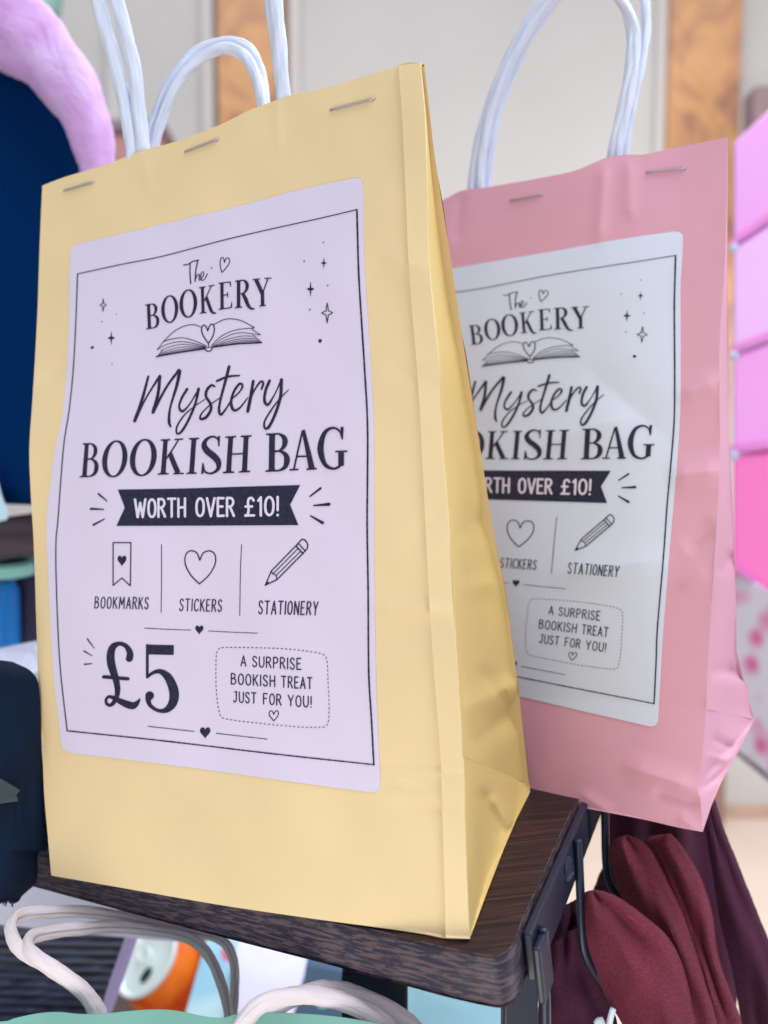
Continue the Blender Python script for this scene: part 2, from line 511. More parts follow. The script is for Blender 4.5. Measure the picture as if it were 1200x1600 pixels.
PRIM = {}            # artwork name -> list of (polygon points px, faces, layer, kind)
GID = [0]
def piece():
    GID[0] += 1
def add_prim(group, verts, faces, white=False):
    group = '%s#%d' % (group, GID[0])
    PRIM.setdefault(group, []).append((np.asarray(verts, float), faces, white))
def stroke(group, pts, w, smooth=True, xf=None, closed=False, cap=True, step=3.0, white=False, rough=0.0):
    p = np.asarray(pts, float)[:, :2]
    ww = np.full(len(p), w, float) if np.isscalar(w) else np.asarray(w, float)
    q = np.c_[p, ww]
    if smooth and len(p) > 2:
        q = smooth_curve(q, step, closed)
        if closed: q = np.vstack([q, q[:1]])
    else:
        if closed: q = np.vstack([q, q[:1]])
        if len(q) > 2:                      # polyline: separate butt-overlapping segments
            for i in range(len(q) - 1):
                stroke(group, q[i:i + 2, :2], q[i:i + 2, 2], False, xf, False, cap, step, white)
            return
        L = np.linalg.norm(q[1, :2] - q[0, :2]); m = max(2, int(L / step))
        t = np.linspace(0, 1, m + 1)[:, None]
        q = q[0] * (1 - t) + q[1] * t
    if rough:
        q[:, 2] *= 1 + rough * (rng.rand(len(q)) - 0.5)
    T = np.gradient(q[:, :2], axis=0)
    if closed:
        T[0] = T[-1] = q[1, :2] - q[-2, :2]
    T /= np.maximum(1e-9, np.linalg.norm(T, axis=1))[:, None]
    Nn = np.c_[-T[:, 1], T[:, 0]]
    Lp = q[:, :2] + Nn * q[:, 2:] / 2; Rp = q[:, :2] - Nn * q[:, 2:] / 2
    vs = np.vstack([Lp, Rp]); n = len(q)
    fs = [(i, i + 1, n + i + 1, n + i) for i in range(n - 1)]
    if xf is not None: vsx = xf(vs)
    else: vsx = vs
    add_prim(group, vsx, fs, white)
    if cap and not closed:
        for (c, t, r) in ((q[0], -T[0], q[0, 2] / 2), (q[-1], T[-1], q[-1, 2] / 2)):
            a0 = math.atan2(t[1], t[0])
            pts2 = [c[:2] + r * np.array([cos(a0 + k * pi / 6 - pi / 2), sin(a0 + k * pi / 6 - pi / 2)]) for k in range(7)]
            pp = np.array(pts2)
            if xf is not None: pp = xf(pp)
            add_prim(group, pp, [tuple(range(7))], white)
def disc(group, c, r, white=False):
    if group in ('printed_sparkle',): piece()
    pp = np.array([(c[0] + r * cos(k * pi / 8), c[1] + r * sin(k * pi / 8)) for k in range(16)])
    add_prim(group, pp, [tuple(range(16))], white)
def star(group, c, rx, ry):
    piece()
    pts = []
    for k in range(16):
        a = k * pi / 8
        m = [1, 0.42, 0.24, 0.42][k % 4]
        pts.append((c[0] + rx * m * cos(a), c[1] + ry * m * sin(a)))
    add_prim(group, np.array(pts + [c]), [(k, (k + 1) % 16, 16) for k in range(16)])
def star_line(group, c, rx, ry, w=1.3):
    piece()
    pts = []
    for k in range(16):
        a = k * pi / 8
        m = [1, 0.46, 0.28, 0.46][k % 4]
        pts.append((c[0] + rx * m * cos(a), c[1] + ry * m * sin(a)))
    stroke(group, pts, w, False, closed=True, step=2)
def heart_pts(c, w, h, lean=0.0, n=28):
    out = []
    for k in range(n):
        t = 2 * pi * k / n
        x = 16 * sin(t) ** 3 / 32; y = (13 * cos(t) - 5 * cos(2 * t) - 2 * cos(3 * t) - cos(4 * t) + 2.5) / 29
        out.append((c[0] + w * x + lean * y * h, c[1] - h * y))
    return out
def heart_fill(group, c, w, h):
    piece()
    p = heart_pts(c, w, h)
    add_prim(group, np.array(p + [(c[0], c[1])]), [(k, (k + 1) % len(p), len(p)) for k in range(len(p))])
def qxf(W, BL, BR, TR, TL):
    BL, BR, TR, TL = map(lambda a: np.array(a, float), (BL, BR, TR, TL))
    def f(p):
        u = (p[:, 0] / W)[:, None]; v = p[:, 1][:, None]
        return BL * (1 - u) * (1 - v) + BR * u * (1 - v) + TR * u * v + TL * (1 - u) * v
    return f
T_, t_ = 0.145, 0.038
def serif(group, ch, BL, BR, TR, TL, k=1.0):
    T, t = T_ * k, t_ * k
    S = []      # (pts, widths, smooth)
    def ln(a, b, w, w2=None): S.append(([a, b], [w, w if w2 is None else w2], False))
    def cv(*pw): S.append(([(a, b) for a, b, _ in pw], [c for _, _, c in pw], True))
    def sf(x0, x1, y):
        ln((x0, y), (x1, y), t); 
    def stem(x, y0=0.02, y1=0.98):
        ln((x, y0), (x, y1), T)
        for yy, s_ in ((y0, 1), (y1, -1)):
            S.append(([(x, yy), (x, yy + s_ * 0.05)], [T * 1.7, T * 0.95], False))
    if ch == 'B':
        W = 0.62; stem(.16); sf(0, .3, .98); sf(0, .3, .02)
        cv((.16, .98, t), (.34, .975, t * 1.2), (.47, .88, T * .75), (.5, .76, T * .95), (.46, .63, T * .7), (.33, .53, t * 1.1), (.16, .53, t))
        cv((.16, .53, t), (.36, .525, t * 1.2), (.51, .43, T * .75), (.55, .28, T), (.5, .11, T * .75), (.35, .025, t * 1.2), (.16, .02, t))
    elif ch == 'O':
        W = 0.74
        p = []
        for q in range(20):
            a = q * 2 * pi / 20 + .2
            p.append((.37 + .30 * cos(a), .5 + .485 * sin(a), t * 1.1 + (T - t) * abs(cos(a)) ** 1.4))
        S.append(([(a, b) for a, b, _ in p], [c for _, _, c in p], 'closed'))
    elif ch == 'K':
        W = 0.80; stem(.17); sf(0, .34, .98); sf(0, .34, .02); ln((.62, .97), (.2, .40), t * 1.25); sf(.48, .78, .98)
        ln((.34, .60), (.63, .03), T); sf(.48, .80, .02)
    elif ch == 'Q':     # K with a swash leg
        W = 0.80; stem(.17); sf(0, .34, .98); sf(0, .34, .02); ln((.62, .97), (.2, .40), t * 1.25); sf(.48, .78, .98)
        cv((.34, .60, T * .9), (.47, .30, T), (.58, .06, T * .9), (.70, -.03, T * .5), (.82, -.03, t))
    elif ch == 'E':
        W = 0.62; stem(.16); sf(0, .56, .98); sf(0, .58, .02); sf(.16, .42, .52)
        ln((.56, .98), (.57, .80), t * 2, t * .6); ln((.42, .52), (.43, .62), t * 1.5, t * .6); ln((.42, .52), (.43, .41), t * 1.5, t * .6)
        ln((.58, .02), (.61, .24), t * 2, t * .6)
    elif ch == 'R':
        W = 0.74; stem(.16); sf(0, .3, .98); sf(0, .32, .02)
        cv((.16, .98, t), (.36, .975, t * 1.2), (.5, .88, T * .8), (.54, .75, T), (.49, .61, T * .75), (.34, .51, t * 1.1), (.16, .50, t))
        cv((.33, .51, T * .7), (.45, .32, T), (.56, .08, T * .9), (.68, -.05, T * .55), (.84, -.08, t))
    elif ch == 'Y':
        W = 0.76; ln((.13, .98), (.38, .46), T); ln((.62, .98), (.40, .46), t * 1.2); ln((.39, .5), (.39, .02), T)
        sf(0, .3, .98); sf(.48, .76, .98); sf(.24, .54, .02)
    elif ch == 'I':
        W = 0.36; stem(.18); sf(.02, .34, .98); sf(.02, .34, .02)
    elif ch == 'S':
        W = 0.56
        cv((.47, .74, t * .8), (.45, .90, t * 1.2), (.3, .985, t * 1.3), (.13, .91, T * .6), (.07, .77, T * .95), (.15, .62, T * 1.1), (.34, .46, T * 1.15), (.46, .30, T), (.45, .12, T * .65), (.29, .015, t * 1.3), (.12, .06, t * 1.2), (.06, .26, t * .8))
        ln((.47, .99), (.475, .72), t * 1.6, t * .7); ln((.05, .01), (.05, .30), t * 1.6, t * .7)
    elif ch == 'H':
        W = 0.82; stem(.17); stem(.65); sf(0, .34, .98); sf(0, .34, .02); sf(.48, .82, .98); sf(.48, .82, .02); sf(.17, .65, .51)
    elif ch == 'A':
        W = 0.80; ln((.13, .02), (.385, .98), t * 1.3); ln((.40, .99), (.66, .02), T * .6, T * 1.15); sf(.2, .55, .34); sf(0, .27, .02); sf(.5, .80, .02)
    elif ch == 'G':
        W = 0.80
        cv((.66, .72, t * .8), (.60, .90, t * 1.2), (.42, .985, t * 1.4), (.2, .87, T * .7), (.09, .5, T * 1.1), (.2, .13, T * .7), (.42, .015, t * 1.4), (.58, .06, t * 1.5), (.64, .12, t * 1.5))
        ln((.635, .08), (.635, .41), T); sf(.48, .80, .42); ln((.66, 1.0), (.67, .70), t * 2.2, t * .7)
    xf = qxf(W, BL, BR, TR, TL)
    for pts, ws, smth in S:
        if smth == 'closed': stroke(group, pts, ws, True, xf, True, step=.03)
        else: stroke(group, pts, ws, bool(smth), xf, step=.05, cap=False)

SANS = {  # (width, [polyline,...]) 's' prefix = smooth
 'A': (.46, [[(0, 0), (.23, 1)], [(.23, 1), (.46, 0)], [(.09, .32), (.37, .32)]]),
 'B': (.42, [[(0, 0), (0, 1)], ['s', (0, 1), (.25, .98), (.34, .8), (.27, .6), (0, .53)], ['s', (0, .53), (.28, .5), (.42, .28), (.3, .03), (0, 0)]]),
 'C': (.42, [['s', (.42, .85), (.3, 1), (.1, .93), (0, .6), (.01, .3), (.13, .03), (.32, .02), (.42, .16)]]),
 'E': (.36, [[(0, 0), (0, 1)], [(0, 1), (.34, .99)], [(0, .52), (.28, .52)], [(0, 0), (.36, .01)]]),
 'F': (.36, [[(0, 0), (0, 1)], [(0, 1), (.35, .99)], [(0, .54), (.28, .54)]]),
 'H': (.42, [[(0, 0), (0, 1)], [(.42, 0), (.42, 1)], [(0, .5), (.42, .52)]]),
 'I': (.02, [[(0.01, 0), (0.01, 1)]]),
 'J': (.36, [[(.12, 1), (.36, 1)], ['s', (.28, 1), (.28, .4), (.24, .08), (.1, 0), (0, .12)]]),
 'K': (.42, [[(0, 0), (0, 1)], [(.4, 1), (0, .42)], [(.12, .58), (.42, 0)]]),
 'M': (.56, [[(0, 0), (.05, 1)], [(.05, 1), (.28, .35)], [(.28, .35), (.51, 1)], [(.51, 1), (.56, 0)]]),
 'N': (.44, [[(0, 0), (0, 1)], [(0, 1), (.44, 0)], [(.44, 0), (.44, 1)]]),
 'O': (.44, [['c', (.22, 1), (.05, .85), (0, .5), (.05, .14), (.22, 0), (.39, .14), (.44, .5), (.39, .85)]]),
 'P': (.4, [[(0, 0), (0, 1)], ['s', (0, 1), (.28, .97), (.4, .74), (.28, .5), (0, .45)]]),
 'R': (.42, [[(0, 0), (0, 1)], ['s', (0, 1), (.28, .97), (.38, .76), (.27, .55), (0, .5)], [(.18, .5), (.42, 0)]]),
 'S': (.38, [['s', (.36, .84), (.26, .98), (.1, .97), (.01, .78), (.1, .58), (.28, .43), (.37, .24), (.28, .03), (.1, .01), (0, .16)]]),
 'T': (.46, [[(0, 1), (.46, 1)], [(.23, 1), (.23, 0)]]),
 'U': (.42, [['s', (0, 1), (0, .4), (.06, .08), (.21, 0), (.36, .08), (.42, .4), (.42, 1)]]),
 'V': (.46, [[(0, 1), (.23, 0)], [(.23, 0), (.46, 1)]]),
 'W': (.66, [[(0, 1), (.17, 0)], [(.17, 0), (.33, .8)], [(.33, .8), (.49, 0)], [(.49, 0), (.66, 1)]]),
 'Y': (.46, [[(0, 1), (.23, .45)], [(.46, 1), (.23, .45)], [(.23, .45), (.23, 0)]]),
 '!': (.04, [[(.02, .28), (.02, 1)], [(.02, 0), (.02, .02)]]),
 '1': (.16, [[(0, .82), (.13, 1)], [(.13, 1), (.13, 0)]]),
 '0': (.42, [['c', (.21, 1), (.05, .85), (0, .5), (.05, .14), (.21, 0), (.37, .14), (.42, .5), (.37, .85)]]),
 '£': (.46, [['s', (.42, .84), (.32, .99), (.17, .93), (.13, .7), (.16, .35), (.12, .1), (0, 0)], [(0, 0), (.44, 0)], [(.01, .5), (.34, .5)]]),
}
def sans(group, word, BL, BR, TR, TL, w=0.11, gap=0.17, white=False):
    piece()
    ws = [SANS[c][0] for c in word]
    W = sum(ws) + gap * (len(word) - 1)
    H = np.linalg.norm(np.array(TL, float) - BL); L = np.linalg.norm(np.array(BR, float) - BL)
    xf0 = qxf(1.0, BL, BR, TR, TL)
    k = (L / H) / W                 # horizontal squeeze
    A = W * k
    x = 0
    for c, cw in zip(word, ws):
        for st in SANS[c][1]:
            mode = st[0] if isinstance(st[0], str) else None
            pts = np.array(st[1:] if mode else st, float)
            jit = (rng.rand(2) - 0.5) * 0.02
            q = np.c_[(pts[:, 0] + x) * k, pts[:, 1] * 0.96 + 0.02 + jit[1]]
            xf = lambda p: xf0(np.c_[p[:, 0] / A, p[:, 1]])
            stroke(group, q, w, mode is not None, xf, mode == 'c', step=.06, white=white)
        x += cw + gap

def cr(ox, oy, s):
    return lambda pts: [(ox + p[0] / s, oy + p[1] / s) for p in pts]
# frame
stroke('printed_frame', [(121, 428), (190, 413), (255, 400), (350, 375), (425, 357.5), (500, 341), (557.5, 327.5)], 1.5)
stroke('printed_frame', [(557.5, 327.5), (558.5, 365), (561, 440), (569, 568), (574, 660), (574, 750), (573.5, 823), (575, 920), (576, 1050), (580, 1120), (584, 1195)], 2.6, rough=.25)
stroke('printed_frame', [(584, 1195), (427, 1178), (253, 1157.5), (104.7, 1142)], 1.9, rough=.5)
stroke('printed_frame', [(104.7, 1142), (94, 1044), (89, 950), (87, 856), (90.6, 809), (99, 700), (108, 640), (114, 580), (118, 510), (121, 428)], 1.7)
# The
g = 'printed_script'
c2 = cr(220, 390, 5.4545)
stroke(g, c2([(365, 130), (400, 127), (440, 102), (492, 90)]), 1.7)
stroke(g, c2([(420, 115), (418, 200), (425, 290)]), [1.5, 1.8, 1.9])
stroke(g, c2([(485, 95), (468, 180), (462, 270)]), 1.8)
stroke(g, c2([(462, 255), (483, 215), (498, 212), (496, 240), (500, 262), (515, 250)]), 1.5)
stroke(g, c2([(510, 247), (532, 222), (535, 192), (518, 195), (509, 232), (522, 264), (545, 248), (567, 205)]), 1.4)
disc(g, c2([(603, 157)])[0], 1.1)
# Mystery
piece()
c1 = cr(200, 560, 4.615)
for pts, w in (
    ([(146, 130), (100, 300), (48, 450)], [3.6, 4.6, 5.2]),
    ([(48, 450), (130, 285), (228, 128)], [4.6, 2.6, 4.2]),
    ([(230, 130), (215, 260), (180, 388)], [4.6, 4.8, 5.2]),
    ([(180, 388), (275, 210), (366, 85)], [4.6, 3.6, 4.4]),
    ([(373, 92), (350, 200), (305, 350), (295, 450), (306, 492)], [5.0, 4.6, 3.2, 4.4, 2.8]),
    ([(425, 222), (385, 290), (368, 350), (392, 382), (440, 335), (490, 255), (510, 222)], [4.0, 3.6, 3.2, 4.0, 2.2, 2.4, 3.6]),
    ([(508, 220), (485, 325), (435, 445), (385, 528), (353, 542), (352, 492), (405, 410), (480, 345), (555, 295)], [4.4, 3.8, 4.0, 3.8, 3.0, 2.8, 2.2, 1.6, 1.2]),
    ([(625, 205), (602, 193), (568, 228), (562, 275), (592, 325), (597, 370), (562, 425), (522, 437), (528, 400), (592, 335), (662, 285)], [2.6, 3.8, 4.2, 4.0, 4.0, 4.2, 4.4, 3.6, 2.4, 1.8, 1.4]),
    ([(728, 60), (700, 170), (668, 290), (655, 370), (668, 406), (700, 372), (748, 295)], [4.6, 4.2, 3.6, 3.8, 4.0, 2.8, 1.8]),
    ([(640, 163), (720, 132), (802, 124)], [3.6, 3.4, 2.4]),
    ([(745, 295), (800, 245), (826, 200), (806, 182), (765, 235), (742, 315), (760, 372), (802, 360), (862, 285)], [1.8, 2.4, 3.4, 3.6, 3.6, 4.0, 4.2, 2.8, 1.8]),
    ([(902, 165), (885, 270), (863, 382)], [4.4, 4.8, 5.0]),
    ([(872, 330), (905, 240), (955, 168), (975, 178), (962, 222)], [3.0, 2.4, 3.2, 3.4, 2.8]),
    ([(1020, 162), (992, 230), (983, 305), (1008, 334), (1050, 272), (1085, 200), (1105, 158)], [4.4, 4.2, 4.0, 4.2, 2.0, 2.0, 3.4]),
    ([(1105, 155), (1098, 280), (1055, 415), (1010, 500), (984, 500), (986, 450), (1040, 360), (1095, 290), (1156, 228)], [5.0, 4.6, 4.4, 4.4, 3.2, 2.8, 2.4, 1.8, 1.4])):
    stroke('printed_script', c1(pts), w, step=2.2, rough=.12)
# BOOKERY
g = 'printed_shop_name'
piece()
for ch, q in (('B', ((228, 514.7), (249.5, 512), (247, 472.5), (226.5, 476))), ('O', ((252.5, 506), (278.5, 502.5), (278, 460), (251.5, 463.5))),
              ('O', ((281, 498), (308, 494), (307.5, 450.5), (280, 454.5))), ('Q', ((312, 490.3), (337, 487.5), (335.5, 444.6), (310.7, 449))),
              ('E', ((341.4, 484.4), (362.6, 481.3), (361.5, 439.5), (341.4, 442))), ('R', ((366.7, 481.7), (394, 479.5), (393, 435), (367, 438.6))),
              ('Y', ((396.5, 480), (423, 477.2), (424, 433.6), (394.5, 436)))):
    serif(g, ch, *q)
# BOOKISH BAG
g = 'printed_title'
piece()
for ch, q in (('B', ((124, 746), (153.5, 745), (154.5, 692), (129, 692.5))), ('O', ((157, 746), (196, 745), (201, 688), (163, 689))),
              ('O', ((200.5, 744.5), (242, 743), (246.5, 685.5), (206, 687))), ('K', ((246, 741.8), (287, 741), (287, 685), (251, 686.5))),
              ('I', ((290, 740.8), (308, 740.5), (312, 684), (294, 684.5))), ('S', ((313, 741), (347, 740), (347, 680.5), (315, 682))),
              ('H', ((348, 739.7), (390.5, 738), (393, 680), (352, 682))), ('B', ((414.5, 737.5), (452.5, 736), (452.5, 676), (415.5, 677.5))),
              ('A', ((452, 735.5), (494.5, 733.8), (496, 671), (451, 672))), ('G', ((495.5, 734), (542.5, 733), (542.5, 667), (495, 668.5)))):
    serif(g, ch, *q, k=1.02)
# book, hearts, sparkles
g = 'printed_book_emblem'
for pts, w in (
    ([(190, 785), (280, 700), (370, 652), (450, 640), (517, 662)], 1.2), ([(622, 638), (700, 600), (770, 590), (860, 608), (968, 665)], 1.3),
    ([(190, 785), (250, 765), (350, 752), (450, 775), (560, 822)], 1.1), ([(190, 787), (165, 820), (138, 853)], 1.0),
    ([(138, 853), (230, 805), (340, 785), (450, 800), (552, 828)], 1.0), ([(170, 862), (250, 828), (350, 808), (450, 815), (548, 832)], .9),
    ([(186, 852), (165, 880), (145, 905)], 1.0), ([(175, 880), (280, 845), (400, 828), (540, 836)], .9), ([(160, 893), (290, 862), (420, 842), (540, 840)], .9), ([(150, 903), (300, 872), (430, 853), (540, 844)], .9),
    ([(600, 818), (690, 735), (810, 685), (965, 668)], 1.1), ([(966, 667), (948, 680), (1018, 727)], 1.1),
    ([(610, 822), (710, 752), (840, 710), (1015, 727)], 1.0), ([(618, 826), (740, 765), (860, 738), (955, 738)], .9), ([(955, 730), (990, 760), (1026, 792)], 1.1),
    ([(622, 828), (760, 778), (880, 757), (980, 760)], .9), ([(630, 830), (770, 790), (890, 773), (1000, 775)], .9), ([(635, 832), (800, 797), (910, 785), (1010, 786)], .9),
    ([(132, 912), (300, 882), (430, 862), (545, 846)], 2.0), ([(608, 832), (800, 806), (920, 798), (1028, 793)], 2.2),
    ([(545, 836), (552, 858), (575, 868), (600, 858), (608, 834)], 1.8), ([(548, 838), (577, 834), (606, 832)], 1.2),
    ([(570, 692), (553, 652), (530, 645), (516, 680), (532, 735), (575, 800)], 1.8), ([(575, 800), (612, 740), (626, 680), (614, 638), (590, 642), (570, 690)], 1.8), ([(575, 800), (577, 832)], 1.3)):
    stroke(g, c2(pts), w, step=2.5)
g = 'printed_heart'
piece()
stroke(g, c2([(712, 110), (705, 75), (686, 68), (675, 108), (680, 158), (692, 194)]), 1.4); stroke(g, c2([(692, 194), (730, 150), (756, 108), (748, 74), (725, 76), (712, 110)]), 1.4)
g = 'printed_sparkle'
for c, rx, ry in (((505.8, 411), 4.6, 9), ((485, 451.7), 6.2, 12.5), ((173.8, 528), 6, 11.5)): star(g, c, rx, ry)
star_line(g, (511, 489), 8.5, 15.5); star_line(g, (161, 476.7), 5.2, 10, 1.0)
for x, y, r in ((505, 379, 1), (475, 408, 1.2), (512, 446, 1.1), (484, 484, 1.2), (500, 532.5, 2.8), (182, 491, .9), (159, 502.5, 1), (144, 543, 2.3), (175, 568, 1)): disc(g, (x, y), r)
# ribbon banner
def ribbon_patch():
    L = curve([(184, 765), (195, 792.7), (181.7, 821.7)]); R = curve([(469, 758), (453, 789), (466, 820.5)])
    Tt = sm([(184, 765), (280, 763.5), (380, 760.5), (469, 758)]); Bb = sm([(181.7, 821.7), (280, 821.5), (380, 821), (466, 820.5)])
    U, W = np.meshgrid(np.linspace(0, 1, 49), np.linspace(0, 1, 11))
    P = coons(U.ravel(), W.ravel(), L, R, Tt, Bb)
    return P, [(j * 49 + i, j * 49 + i + 1, (j + 1) * 49 + i + 1, (j + 1) * 49 + i) for j in range(10) for i in range(48)]
P, fs = ribbon_patch(); add_prim('printed_ribbon', P, fs)
def yline(x, a, b): return a[1] + (b[1] - a[1]) * (x - a[0]) / (b[0] - a[0])
for wd, xa, xb in (('WORTH', 211, 289), ('OVER', 307, 365.5), ('£10!', 383.5, 434.5)):
    b0_, b1_, t0_, t1_ = (209, 808.5), (436, 805.5), (209, 780), (436, 776)
    sans('ribbon_lettering', wd, (xa, yline(xa, b0_, b1_)), (xb, yline(xb, b0_, b1_)), (xb, yline(xb, t0_, t1_)), (xa, yline(xa, t0_, t1_)), w=.135, gap=.2, white=True)
g = 'printed_ray'
for a, b, w0, w1 in (((154, 772), (167, 783), 3.2, 1.6), ((142, 795), (161.7, 796), 3.8, 1.8), ((146, 820), (163, 811), 3.4, 1.6), ((484, 775.7), (500.7, 763), 2, 3.6), ((490, 790), (514, 788), 2, 5), ((485, 806), (504, 817), 2, 4.6),
                     ((136.4, 998.5), (147, 1013), 2.2, 1.0), ((131.5, 1017.5), (144, 1025), 2.4, 1.0), ((132, 1038), (144, 1037), 2.4, 1.2)):
    piece(); stroke(g, [a, b], [w0, w1], False)
# icons
c7 = cr(130, 840, 3.158)
g = 'printed_icon'
stroke(g, c7([(147, 25), (235, 25), (232, 238), (190, 200), (147, 236)]), 1.7, False, closed=True)
heart_fill(g, c7([(191, 116)])[0], 14, 17)
piece(); stroke(g, c7([(386, 35), (386, 200), (384, 370)]), 1.1); piece(); stroke(g, c7([(781, 35), (775, 180), (772, 385)]), 1.1)
piece(); stroke(g, c7([(575, 112), (560, 76), (530, 65), (506, 84), (503, 130), (530, 185), (573, 229)]), 1.9); stroke(g, c7([(573, 229), (620, 185), (650, 132), (650, 86), (625, 66), (592, 76), (575, 112)]), 1.9)
piece(); stroke(g, c7([(898, 235), (928, 165), (1050, 40), (1078, 9)]), 1.9, False); stroke(g, c7([(1078, 9), (1092, 12), (1107, 32), (1105, 54)]), 1.9); stroke(g, c7([(1105, 54), (1080, 82), (955, 208), (898, 235)]), 1.9, False)
stroke(g, c7([(928, 165), (935, 180), (950, 186), (955, 208)]), 1.4); stroke(g, c7([(937, 178), (1058, 56)]), 1.4, False); stroke(g, c7([(951, 188), (1070, 70)]), 1.4, False)
stroke(g, c7([(1050, 42), (1084, 80)]), 1.9, False); stroke(g, c7([(1062, 30), (1096, 68)]), 1.6, False); stroke(g, c7([(899, 234), (908, 222)]), [2, 4], False)
g = 'printed_caption'
sans(g, 'BOOKMARKS', (148, 950.5), (231, 952), (232, 933.5), (149, 932.5), w=.09, gap=.27)
sans(g, 'STICKERS', (280.5, 954.5), (345.5, 956), (346.5, 937), (281.5, 935.5), w=.09, gap=.27)
sans(g, 'STATIONERY', (404, 959.5), (495.5, 961.5), (497, 940.5), (405, 938.5), w=.09, gap=.27)
g = 'printed_divider'
piece(); stroke(g, [(226, 981.5), (262, 983.5), (298, 984.6)], 1.0, rough=.4); piece(); stroke(g, [(325.7, 986), (364, 988), (402, 989.5)], 1.0, rough=.4); heart_fill(g, (311.4, 984.5), 13, 14)
piece(); stroke(g, [(231, 1135), (267, 1139), (303, 1143)], 1.1, rough=.4); piece(); stroke(g, [(338, 1146), (377, 1150.5), (417, 1155)], 1.1, rough=.4); heart_fill(g, (320.5, 1145.5), 16.5, 18)
# price
g = 'printed_price'
c5 = cr(130, 980, 7.06)
k5 = 1 / 7.06
stroke(g, c5([(508, 345), (516, 290), (475, 212), (400, 182), (328, 218), (302, 300), (307, 400), (335, 500), (365, 600), (378, 700), (362, 785), (318, 850), (272, 858), (248, 812), (278, 768), (335, 780), (400, 815), (480, 850), (550, 866), (598, 832), (624, 792)]),
       [k5 * w for w in (80, 72, 52, 46, 74, 86, 90, 82, 70, 60, 50, 44, 34, 32, 32, 46, 62, 78, 78, 46, 16)], step=2)
stroke(g, c5([(225, 548), (492, 570)]), k5 * 38, False)
piece(); stroke(g, c5([(692, 246), (998, 253)]), k5 * 108, False, cap=False); stroke(g, c5([(706, 200), (706, 552)]), k5 * 30, False)
stroke(g, c5([(708, 550), (765, 505), (845, 488), (925, 540), (980, 640), (1003, 745), (985, 840), (930, 905), (868, 925), (800, 910), (738, 862), (716, 800), (730, 758)]),
       [k5 * w for w in (28, 36, 52, 84, 100, 105, 96, 70, 44, 36, 42, 60, 84)], step=2)
disc(g, c5([(732, 756)])[0], 48 * k5)
# dashed box and its words
g = 'printed_treat_box'
c6 = cr(320, 990, 5.714)
path = smooth_curve(np.array(c6([(150, 127), (300, 125), (450, 127), (640, 133), (820, 147), (950, 163), (1045, 183), (1082, 215), (1095, 300), (1100, 450), (1108, 600), (1106, 750), (1090, 818), (1045, 838), (900, 838), (750, 828), (600, 815), (450, 798), (300, 780), (190, 762), (145, 745), (125, 690), (110, 600), (100, 480), (98, 350), (101, 200), (116, 148)])), 1.0, True)
ss = np.r_[0, np.cumsum(np.linalg.norm(np.diff(path, axis=0), axis=1))]
s0 = 0
while s0 < ss[-1] - 4:
    a = [np.interp(s0, ss, path[:, 0]), np.interp(s0, ss, path[:, 1])]; b = [np.interp(s0 + 3.3, ss, path[:, 0]), np.interp(s0 + 3.3, ss, path[:, 1])]
    stroke(g, [a, b], 1.15, False, cap=False); s0 += 6.6
for wd, xa, xb, b0_, b1_, t0_, t1_ in (
    ('A', 322, 366, (320, 290), (858, 325), (320, 198), (858, 222)), ('SURPRISE', 427, 856, (320, 290), (858, 325), (320, 198), (858, 222)),
    ('BOOKISH', 236, 623, (232, 452), (955, 497), (232, 355), (958, 395)), ('TREAT', 684, 955, (232, 452), (955, 497), (232, 355), (958, 395)),
    ('JUST', 256, 456, (252, 612), (955, 662), (255, 517), (958, 562)), ('FOR', 524, 680, (252, 612), (955, 662), (255, 517), (958, 562)), ('YOU!', 744, 950, (252, 612), (955, 662), (255, 517), (958, 562))):
    q = c6([(xa, yline(xa, b0_, b1_)), (xb, yline(xb, b0_, b1_)), (xb, yline(xb, t0_, t1_)), (xa, yline(xa, t0_, t1_))])
    sans('treat_box_lettering', wd, *q, w=.105, gap=.24)
g = 'printed_heart'
piece()
stroke(g, c6([(614, 722), (600, 692), (580, 695), (573, 722), (590, 752), (615, 779)]), 1.4); stroke(g, c6([(615, 779), (643, 748), (657, 718), (650, 692), (630, 694), (614, 722)]), 1.4)

# ---- mapping of the same artwork onto the pink bag (fit from matched points in the photo)
corr = np.array([
 (567, 276, 1066, 361), (557, 328, 1056, 401), (595, 1238, 1031, 1134), (583, 1194, 1021, 1102), (230, 515, 738, 539), (424, 432, 922, 478),
 (243, 557, 748, 572), (409, 535, 903, 557), (485, 452, 981, 491), (511, 489, 1003, 521), (500, 532, 990, 556), (543, 705, 1020, 694),
 (468, 758, 953, 738), (466, 821, 950, 787), (453, 790, 940, 764), (312, 885, 818, 835), (376, 852, 871, 811), (374, 962, 861, 895),
 (415, 914, 899, 859), (478, 845, 959, 807), (404, 960, 885, 892), (497, 962, 967, 901), (311, 985, 806, 911), (338, 1012, 825, 934), (513, 1022, 973, 950), (513, 1137, 963, 1046),
 (427, 1120, 893, 1030), (417, 1155, 880, 1054), (346, 956, 839, 889), (505, 411, 1003, 461)], float)
def nrm(x, y): return (x - 340) / 250.0, (y - 760) / 480.0
def basis(x, y):
    u, v = nrm(x, y)
    return np.c_[np.ones_like(u), u, v, u * v, v * v, v * v * v, u * u * 1.0, u * v * v]
Bm = basis(corr[:, 0], corr[:, 1])
reg = np.diag([0, 0, 0, .02, .02, .05, .4, .1])
cx_ = np.linalg.solve(Bm.T @ Bm + reg, Bm.T @ corr[:, 2]); cy_ = np.linalg.solve(Bm.T @ Bm + reg, Bm.T @ corr[:, 3])
def to_pink(P):
    b = basis(P[:, 0], P[:, 1]); return np.c_[b @ cx_, b @ cy_]
res = to_pink(corr[:, :2]) - corr[:, 2:]
print('pink fit residual max', np.abs(res).max(0))

